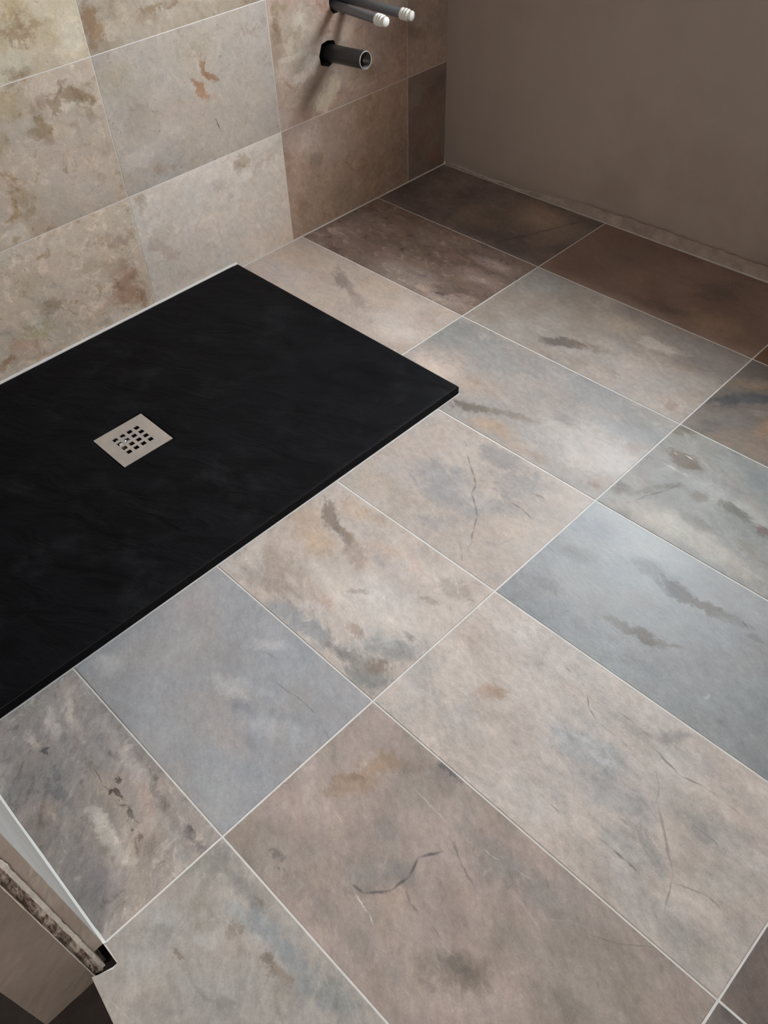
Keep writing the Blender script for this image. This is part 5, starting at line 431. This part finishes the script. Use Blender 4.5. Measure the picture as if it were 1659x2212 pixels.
# ---------------------------------------------------------------- wall tiles
JW = 0.0016
WY = [0.0, 0.162, 0.6246, 1.0802, 1.5358, 1.9880]
WZ = [0.0, 0.3006, 0.5986] + [0.5986 + 0.299 * k for k in range(1, 6)] + [CH]
wdef = WALL['default']
for ci in range(5):
    for ri in range(len(WZ) - 1):
        ya, yb = -WY[ci + 1] + JW / 2, -WY[ci] - (JW / 2 if ci else -0.0)
        za, zb = WZ[ri] + JW / 2, WZ[ri + 1] - JW / 2
        if ri == 0: za = 0.0026
        if ri == 0 and ci >= 3: za = 0.021
        if ci == 4: ya = -1.989
        cy, cz = -(WY[ci] + WY[ci + 1]) / 2, (WZ[ri] + WZ[ri + 1]) / 2
        key = '%d%d' % (ci, ri); d = WALL.get(key, wdef)
        mat = stone('travertine_tile_' + key, d, True, 40 + ci * 9 + ri)
        if ci == 1 and ri == 1:
            o = plate_with_holes('wall_tile', [(ya, za), (ya, zb), (yb, zb), (yb, za)], holes, -0.0003, 0.0, mat, wall_left, (0, cy, cz))
            continue
        tp = [(ya - cy, za - cz), (yb - cy, za - cz), (yb - cy, zb - cz), (ya - cy, zb - cz)]
        if ri == 0 and ci == 2:      # cut over the tray's end
            tp = [(ya - cy, 0.021 - cz), (TRAY[2] + .001 - cy, 0.021 - cz), (TRAY[2] + .001 - cy, za - cz), (yb - cy, za - cz), (yb - cy, zb - cz), (ya - cy, zb - cz)]
        vv, ff = slab_geo(tp, 0.0, 0.0003, 0.0002)
        obj_from('wall_tile', [(c_, a_, b_) for a_, b_, c_ in vv], ff, mat, wall_left, (0, cy, cz))
# grout fillet where wall meets floor
boxes('grout_fillet', [(0.0, 0.0014, TRAY[2] + .002, 0.0, GZ, 0.0012)], M['grout_wall'], floor)

# ---------------------------------------------------------------- shower tray
tray = tag(bpy.data.objects.new('shower_tray', None), 'low black slate-textured shower tray with square steel drain against the tiled wall', 'shower tray'); link(tray)
tray.location = (TRAY[0], TRAY[3], 0)
def tray_mat():
    B = NB('black_slate_resin'); t = B.n('ShaderNodeTexCoord').outputs['Object']
    ps = B.mapping(B.mapping(t, rot=-0.5), sc=(1, 2.6, 1))
    st = B.noise(ps, 7.0, 7, 0.62, 0.8); fs = B.noise(ps, 60.0, 6, 0.7)
    big = B.noise(t, 4.0, 4, 0.6, 0.8)
    col = B.mix(B.mr(st, 0.35, 0.7), (0.0022, 0.0021, 0.0030), (0.0050, 0.0050, 0.0064))
    scr = B.noise(B.mapping(B.mapping(t, rot=0.9), sc=(1, 9, 1)), 34.0, 2, 0.5)
    col = B.mix(B.mr(scr, 0.79, 0.84, 0, 0.5), col, (0.05, 0.05, 0.055))
    dust = B.noise(B.mapping(t, rot=0.4), 9.0, 7, 0.7)
    col = B.mix(B.mr(dust, 0.50, 0.72, 0, 0.40), col, (0.020, 0.021, 0.023))
    rg = B.mr(st, 0.3, 0.7, 0.52, 0.70, False)
    n1 = B.bump(st, 0.8, 0.009); n2 = B.bump(fs, 0.45, 0.0014, n1)
    return B.fin(col, rg, nrm=n2, spec=0.10)
M['tray'] = tray_mat()
M['tray_edge'] = plain('black_resin_edge', (0.012, 0.012, 0.013), 0.30, var=0.2, scale=20, bump=0.3, bscale=45, spec=0.5, dist=0.001)
TX, TY, TZ = TRAY[1] - TRAY[0], TRAY[2] - TRAY[3], 0.0200
DX0, DX1, DY0, DY1 = 0.3310 - TRAY[0], 0.4510 - TRAY[0], -1.4688 - TRAY[3], -1.3488 - TRAY[3]
def make_tray():
    # grid surface with fall towards the drain, slate relief, square drain well
    g = 0.0025
    def axis(L, a_, b_, n):
        s_ = [0.0, 0.0012, 0.003]
        s_ += [0.003 + (a_ - g - 0.003) * k / n for k in range(1, n)] + [a_ - g, b_ + g]
        s_ += [b_ + g + (L - 0.003 - b_ - g) * k / n for k in range(1, n)] + [L - 0.003, L - 0.0012, L]
        return s_
    xs = axis(TX, DX0, DX1, 60); ys = axis(TY, DY0, DY1, 84)
    def zf(x, y):
        e_ = min(x, TX - x, y, TY - y)
        dd = max(abs(x - (DX0 + DX1) / 2), abs(y - (DY0 + DY1) / 2) * 0.9) - 0.06
        fall = -0.0068 * (1 - max(0, min(1, dd / 0.33)))
        k = min(1, max(0, (e_ - 0.003) / 0.04))
        r_ = mnoise.fractal(Vector((x * 9 + y * 4, y * 17 - x * 6, 0)), 0.9, 2.1, 5) * 0.0011 + mnoise.noise(Vector((x * 3, y * 6, 4))) * 0.0010
        dm = min(1, max(0, dd / 0.03))
        z = TZ + fall * k + r_ * k * dm
        if e_ < 0.0001: z = TZ - 0.0022
        elif e_ < 0.0013: z = TZ - 0.0007
        return z
    v = []; f = []; nx, ny = len(xs), len(ys)
    for x in xs:
        for y in ys: v.append((x, y, zf(x, y)))
    ia = xs.index(DX0 - g); ja = ys.index(DY0 - g)
    for i in range(nx - 1):
        for j in range(ny - 1):
            if i == ia and j == ja: continue
            f.append((i * ny + j, (i + 1) * ny + j, (i + 1) * ny + j + 1, i * ny + j + 1))
    # skirt and base
    ring = [(i, 0) for i in range(nx)] + [(nx - 1, j) for j in range(1, ny)] + [(i, ny - 1) for i in range(nx - 2, -1, -1)] + [(0, j) for j in range(ny - 2, 0, -1)]
    b0 = len(v)
    for i, j in ring: v.append((xs[i], ys[j], GZ + 0.0001))
    n = len(ring)
    for k in range(n):
        a_ = ring[k][0] * ny + ring[k][1]; c_ = ring[(k + 1) % n][0] * ny + ring[(k + 1) % n][1]
        f.append((b0 + k, b0 + (k + 1) % n, c_, a_))
    f.append(tuple(b0 + k for k in range(n))[::-1])
    # well
    h = [(ia, ja), (ia + 1, ja), (ia + 1, ja + 1), (ia, ja + 1)]
    w0 = len(v)
    for i, j in h: v.append((xs[i], ys[j], 0.0015))
    for k in range(4):
        a_ = h[k][0] * ny + h[k][1]; c_ = h[(k + 1) % 4][0] * ny + h[(k + 1) % 4][1]
        f.append((a_, c_, w0 + (k + 1) % 4, w0 + k))
    f.append((w0, w0 + 1, w0 + 2, w0 + 3))
    o = obj_from('tray_body', v, f, M['tray'], tray)
    o.data.materials.append(M['tray_edge'])
    for p_ in o.data.polygons:
        p_.use_smooth = p_.area < 1e-3 and abs(p_.normal.z) > 0.5
        if abs(p_.normal.z) < 0.9 and p_.center.z > TZ - 0.0024: p_.material_index = 1
    return o
make_tray()
# steel drain cover with sixteen square holes
def steel_mat():
    B = NB('brushed_steel'); t = B.n('ShaderNodeTexCoord').outputs['Object']
    s_ = B.noise(B.mapping(t, sc=(1, 30, 1)), 60.0, 4, 0.6); bl = B.noise(t, 22.0, 4, 0.6)
    col = B.mix(B.mr(bl, 0.35, 0.65), (0.70, 0.63, 0.58), (0.60, 0.565, 0.54))
    return B.fin(col, B.mr(s_, 0.3, 0.7, 0.36, 0.5, False), 0.75, B.bump(s_, 0.15, 0.0004))
M['steel'] = steel_mat()
M['chrome'] = plain('bright_steel', (0.75, 0.75, 0.74), 0.22, 1.0, var=0.02)
def make_cover():
    P_, HW = 0.0177, 0.0052; L = 0.12; c0 = L / 2
    cut = [0.0]
    for k in range(4):
        c_ = c0 + (k - 1.5) * P_; cut += [c_ - HW, c_ + HW]
    cut.append(L); n = len(cut); v = []; f = []
    zt, zb = 0.0138, 0.0122
    for z in (zt, zb):
        for x in cut:
            for y in cut: v.append((DX0 + x, DY0 + y, z))
    N2 = n * n; hole = lambda i, j: i % 2 == 1 and j % 2 == 1
    for i in range(n - 1):
        for j in range(n - 1):
            a_, b_, c_, d_ = i * n + j, (i + 1) * n + j, (i + 1) * n + j + 1, i * n + j + 1
            if hole(i, j):
                for p_, q_ in ((a_, b_), (b_, c_), (c_, d_), (d_, a_)): f.append((q_, p_, p_ + N2, q_ + N2))
            else: f.append((a_, b_, c_, d_)); f.append((d_ + N2, c_ + N2, b_ + N2, a_ + N2))
    for k in range(n - 1):
        f.append((k * n, (k) * n + N2, (k + 1) * n + N2, (k + 1) * n))
        f.append((k * n + n - 1, (k + 1) * n + n - 1, (k + 1) * n + n - 1 + N2, k * n + n - 1 + N2))
        f.append((k, k + 1, k + 1 + N2, k + N2)); f.append(((n - 1) * n + k, (n - 1) * n + k + N2, (n - 1) * n + k + 1 + N2, (n - 1) * n + k + 1))
    # folded-down rim feet
    o = obj_from('drain_cover', v, f, M['steel'], tray)
    o['label'] = 'brushed steel drain cover with sixteen square holes'
    return o
cover = make_cover()
for a_ in (.004, .108):
    for b_ in (.004, .108):
        boxes('cover_foot', [(DX0 + a_, DX0 + a_ + .008, DY0 + b_, DY0 + b_ + .008, 0.0016, 0.0121)], M['steel'], cover)
def lathe(prof, n=24):
    v = []; f = []
    for r_, z in prof:
        for k in range(n): v.append((r_ * math.cos(2 * math.pi * k / n), r_ * math.sin(2 * math.pi * k / n), z))
    for i in range(len(prof) - 1):
        for k in range(n): f.append((i * n + k, i * n + (k + 1) % n, (i + 1) * n + (k + 1) % n, (i + 1) * n + k))
    return v, f
vv, ff = lathe([(0.0001, 0.010), (0.010, 0.0102), (0.0125, 0.009), (0.0135, 0.0055), (0.021, 0.004), (0.022, 0.0017)])
wo = obj_from('waste_plug', vv, ff, M['chrome'], tray, smooth=True); wo.location = ((DX0 + DX1) / 2 - 0.024, (DY0 + DY1) / 2 - 0.016, 0)
M['seal'] = plain('white_silicone', (0.66, 0.645, 0.61), 0.45, var=0.04, scale=30)
# wedge of white sealant along the tiled wall
def sealant(name, pts_r, parent, mat, seedv=0):
    pass
v = []; f = []; N = 90
for k in range(N + 1):
    y = TY - TY * k / N + (0.0 if k else 0.0)
    wv = 0.0032 + 0.0006 * mnoise.noise(Vector((y * 22, 1, 0))) + 0.0003 * mnoise.noise(Vector((y * 90, 3, 0)))
    X0 = -TRAY[0] + 0.0005 + LEAN * 0.02
    v += [(X0, y, TZ + 0.0032), (X0 + 0.0025, y, TZ + 0.0022), (X0 + 0.0040 + wv, y, TZ + 0.0002), (X0 + 0.0040 + wv - .002, y, TZ - 0.0010)]
for k in range(N):
    for q_ in range(3): f.append((4 * k + q_, 4 * k + q_ + 1, 4 * k + 5 + q_, 4 * k + 4 + q_))
o = obj_from('silicone_bead', v, f, M['seal'], tray, smooth=True); o['label'] = 'white silicone bead'

# ---------------------------------------------------------------- stub of the door wall with its raw end
wf = tag(bpy.data.objects.new('wall_front', None), kind='structure'); link(wf)
EX = 1.195
M['skim_light'] = plain('pale_skim', (0.60, 0.55, 0.50), 0.7, var=0.12, scale=9, bump=0.25, bscale=30, dist=0.003, alt=(0.44, 0.35, 0.30), amt=0.7)
M['skim_grey'] = plain('grey_white_skim', (0.33, 0.315, 0.295), 0.7, var=0.10, scale=9)
M['bead_white'] = plain('white_filler', (0.90, 0.87, 0.82), 0.7, var=0.12, scale=60, bump=0.5, bscale=90, dist=0.002)
M['crumbly'] = plain('crumbling_mortar', (0.36, 0.29, 0.25), 0.95, var=0.6, scale=80, bump=1.0, bscale=130, dist=0.006, alt=(0.85, 0.78, 0.72), amt=0.95)
M['board'] = plain('raw_lining_board', (0.36, 0.31, 0.27), 0.7, var=0.12, scale=6, bump=0.15, bscale=40, alt=(0.30, 0.25, 0.20), amt=0.5)
M['dark'] = plain('near_black_gap', (0.012, 0.010, 0.009), 1.0)  # near-black gap colour, assigned to no object
def strip(name, x, y0, y1, z0, z1, depth, mat, amp_e=0.0, amp_x=0.0, fx=60, nz=260, ny=3, taper=0.0, parent=wf, sd=0.0, e0=1.0, e1=1.0):
    """vertical layer of the wall end: face towards +x, y edges wander by amp_e"""
    v = []; f = []
    for k in range(nz + 1):
        z = z0 + (z1 - z0) * k / nz
        ea = amp_e * e0 * (mnoise.noise(Vector((z * fx, sd, 0))) + 0.6 * mnoise.noise(Vector((z * fx * 3, sd + 3, 0))))
        eb = amp_e * e1 * (mnoise.noise(Vector((z * fx, sd + 9, 0))) + 0.6 * mnoise.noise(Vector((z * fx * 3, sd + 5, 0))))
        ya_, yb_ = y0 + ea, y1 + eb
        v.append((x - depth, ya_, z))
        for j in range(ny + 1):
            t_ = j / ny; y = ya_ + (yb_ - ya_) * t_
            xx = x + amp_x * (mnoise.fractal(Vector((z * 60, y * 220, sd)), 0.8, 2.2, 4))
            v.append((xx, y, z))
        v.append((x - depth, yb_, z))
    w = ny + 3
    for k in range(nz):
        for j in range(w - 1): f.append((k * w + j, k * w + j + 1, (k + 1) * w + j + 1, (k + 1) * w + j))
    for k in (0, nz):
        q_ = [k * w + j for j in range(w)]; f.append(tuple(q_ if k else q_[::-1]))
    return obj_from(name, v, f, mat, parent, smooth=False)
# masonry core of the stub, plastered on the room side
boxes('wall_core', [(0.0, EX - 0.012, -2.0985, YF - 0.012, -0.075, CH)], M['plaster_edge'], wf)
boxes('inner_skim', [(0.0, EX - 0.001, YF - 0.012, YF, GZ + .0001, CH)], M['skim_grey'], wf)
strip('skim_edge', EX, -2.0048, YF - 0.0002, -0.004, 2.0, 0.012, M['skim_light'], 0.0006, 0.0008, 25, sd=1, e1=0.6)
strip('filler_bead', EX + 0.0024, -2.0104, -2.0050, -0.056, 2.0, 0.010, M['bead_white'], 0.0011, 0.0005, 55, sd=2, nz=420)
strip('mortar_band', EX - 0.0030, -2.0222, -2.0094, -0.070, 2.0, 0.009, M['crumbly'], 0.0010, 0.0042, 60, sd=3, nz=520, ny=8)
strip('white_arris', EX + 0.0008, -2.0236, -2.0222, -0.072, 2.0, 0.010, M['bead_white'], 0.0003, 0.0003, 30, sd=4)
strip('lining_board', EX + 0.0004, -2.1000, -2.0240, -0.0745, 2.0, 0.0104, M['board'], 0.0002, 0.0006, 8, sd=5, ny=6)
# caulk along the foot of the wall
v = []; f = []; N = 60
for k in range(N + 1):
    x = TRAY[1] + 0.004 + (EX + 0.004 - TRAY[1] - 0.004) * k / N
    wv = 0.0036 + 0.0008 * mnoise.noise(Vector((x * 14, 2, 0)))
    if k > N - 4: wv *= 1.15
    v += [(x, YF + 0.0001, 0.0035), (x, YF + wv * 0.5, 0.0025), (x, YF + wv, 0.0006), (x, YF + wv, -0.0008)]
for k in range(N):
    for q_ in range(3): f.append((4 * k + q_ + 1, 4 * k + q_, 4 * k + 4 + q_, 4 * k + 5 + q_))
o = obj_from('caulk_line', v, f, M['seal'], wf, smooth=True)
boxes('door_pier', [(2.0, XR, -2.115, YF, -0.075, CH), (EX, 2.0, -2.115, YF, 2.0, CH)], M['plaster'], wf)

# landing beyond the doorway, one step of build-up lower
tag(boxes('floor_landing', [(0.0, XR, -3.2, YF - 0.0001, -0.10, -0.0752)], M['sub']), kind='structure')
tag(boxes('wall_landing_end', [(0.0, XR, -3.3, -3.2, -0.10, CH)], M['white_paint']), kind='structure')
tag(boxes('wall_landing_side', [(-0.1, 0.0, -3.3, -2.115, -0.10, CH)], M['white_paint']), kind='structure')
# lumps of old mortar in the gap at the threshold
M['rubble'] = plain('grey_mortar_lump', (0.30, 0.28, 0.26), 0.95, var=0.3, scale=60, bump=0.8, bscale=120)
def lump(cx, cy, cz, r_, sd, mat):
    bm = bmesh.new(); bmesh.ops.create_icosphere(bm, subdivisions=3, radius=r_)
    for vt in bm.verts:
        k = 1 + 0.45 * mnoise.fractal(vt.co * (1.6 / r_) + Vector((sd, 0, 0)), 0.9, 2.0, 4)
        vt.co = vt.co * k; vt.co.z *= 0.6
    zmin = min(vt.co.z for vt in bm.verts)
    for vt in bm.verts: vt.co.z -= zmin
    me = bpy.data.meshes.new('mortar_lump'); bm.to_mesh(me); bm.free(); me.materials.append(mat)
    o = bpy.data.objects.new('mortar_lump', me); o.location = (cx, cy, cz); return link(o)
tag(lump(1.2330, -2.1080, -0.0752, 0.017, 2.0, M['rubble']), 'pale grey mortar lump in the dark gap beside the cut tile edge', 'debris')

# ---------------------------------------------------------------- pipes
def tube(name, p0, p1, r_, rin, mat, parent, n=28, closed=False):
    p0, p1 = Vector(p0), Vector(p1); d_ = p1 - p0; L = d_.length; q_ = d_.to_track_quat('Z', 'Y')
    pr = [(rin, 0.0), (r_, 0.0), (r_, L - 0.0008), (r_ - 0.0006, L), (rin, L), (rin, 0.0)]
    v, f = lathe(pr, n)
    o = obj_from(name, v, f, mat, parent, smooth=True); o.location = p0; o.rotation_mode = 'QUATERNION'; o.rotation_quaternion = q_
    for p_ in o.data.polygons: p_.use_smooth = abs(p_.normal.z) < 0.5
    return o
M['black_pipe'] = plain('black_waste_plastic', (0.030, 0.030, 0.032), 0.38, var=0.15, scale=40)
M['pipe_rim'] = plain('scuffed_pipe_rim', (0.42, 0.38, 0.34), 0.6, var=0.4, scale=90)
M['grey_pipe'] = plain('grey_water_pipe', (0.13, 0.135, 0.15), 0.35, var=0.08, scale=20)
M['cap'] = plain('white_cap_plastic', (0.78, 0.77, 0.72), 0.35, var=0.04, scale=40)
def lean(x, z): return x + LEAN * z
wp = tag(bpy.data.objects.new('waste_pipe', None), 'short black open-ended waste pipe sticking out of the tiled wall', 'pipe'); link(wp)
wp.location = (lean(0, .438), -0.444, 0.438)
tube('pipe_tube', (-0.05, 0.0, -0.002), (0.126, 0.004, 0.0085), 0.0205, 0.0180, M['black_pipe'], wp)
rm = tube('pipe_rim', (0.1262, 0.004, 0.0085), (0.1272, 0.004, 0.00856), 0.0206, 0.0183, M['pipe_rim'], wp); rm['label'] = 'scuffed pale rim of the cut end'
def water_pipe(y, z, x1, label, tip):
    r = tag(bpy.data.objects.new('water_pipe', None), label, 'pipe', ); link(r)
    X = lean(0, z); r.location = (X, y, z)
    a_ = Vector((-0.05, 0, 0)); b_ = Vector((x1 - X, tip[0], tip[1]))
    tube('pipe_tube', a_, b_, 0.0105, 0.0080, M['grey_pipe'], r)
    # ribbed push-on stop end
    pr = [(0.0001, -0.004), (0.0120, -0.004), (0.0132, -0.0028), (0.0134, 0.0012), (0.0124, 0.0030), (0.0102, 0.0036), (0.0104, 0.0044), (0.0132, 0.0056), (0.0136, 0.0086), (0.0126, 0.0104), (0.0102, 0.0110),
          (0.0104, 0.0118), (0.0128, 0.0130), (0.0130, 0.0158), (0.0120, 0.0174), (0.0088, 0.0182), (0.0088, 0.0200), (0.0108, 0.0208), (0.0110, 0.0262), (0.0102, 0.0276), (0.0001, 0.0278)]
    v, f = lathe(pr, 32)
    c_ = obj_from('pipe_cap', v, f, M['cap'], r, smooth=True); c_['label'] = 'white ribbed push-on cap'
    dr = (b_ - a_).normalized(); c_.location = b_ - dr * 0.006; c_.rotation_mode = 'QUATERNION'; c_.rotation_quaternion = dr.to_track_quat('Z', 'Y')
    return r
water_pipe(-0.4184, 0.541, 0.170, 'grey water pipe with white ribbed cap, the lower-left one directly above the black waste pipe', (0.0, -0.006))
water_pipe(-0.3915, 0.5500, 0.172, 'grey water pipe with white ribbed cap, the one nearer the plastered wall corner', (0.0545, -0.0215))
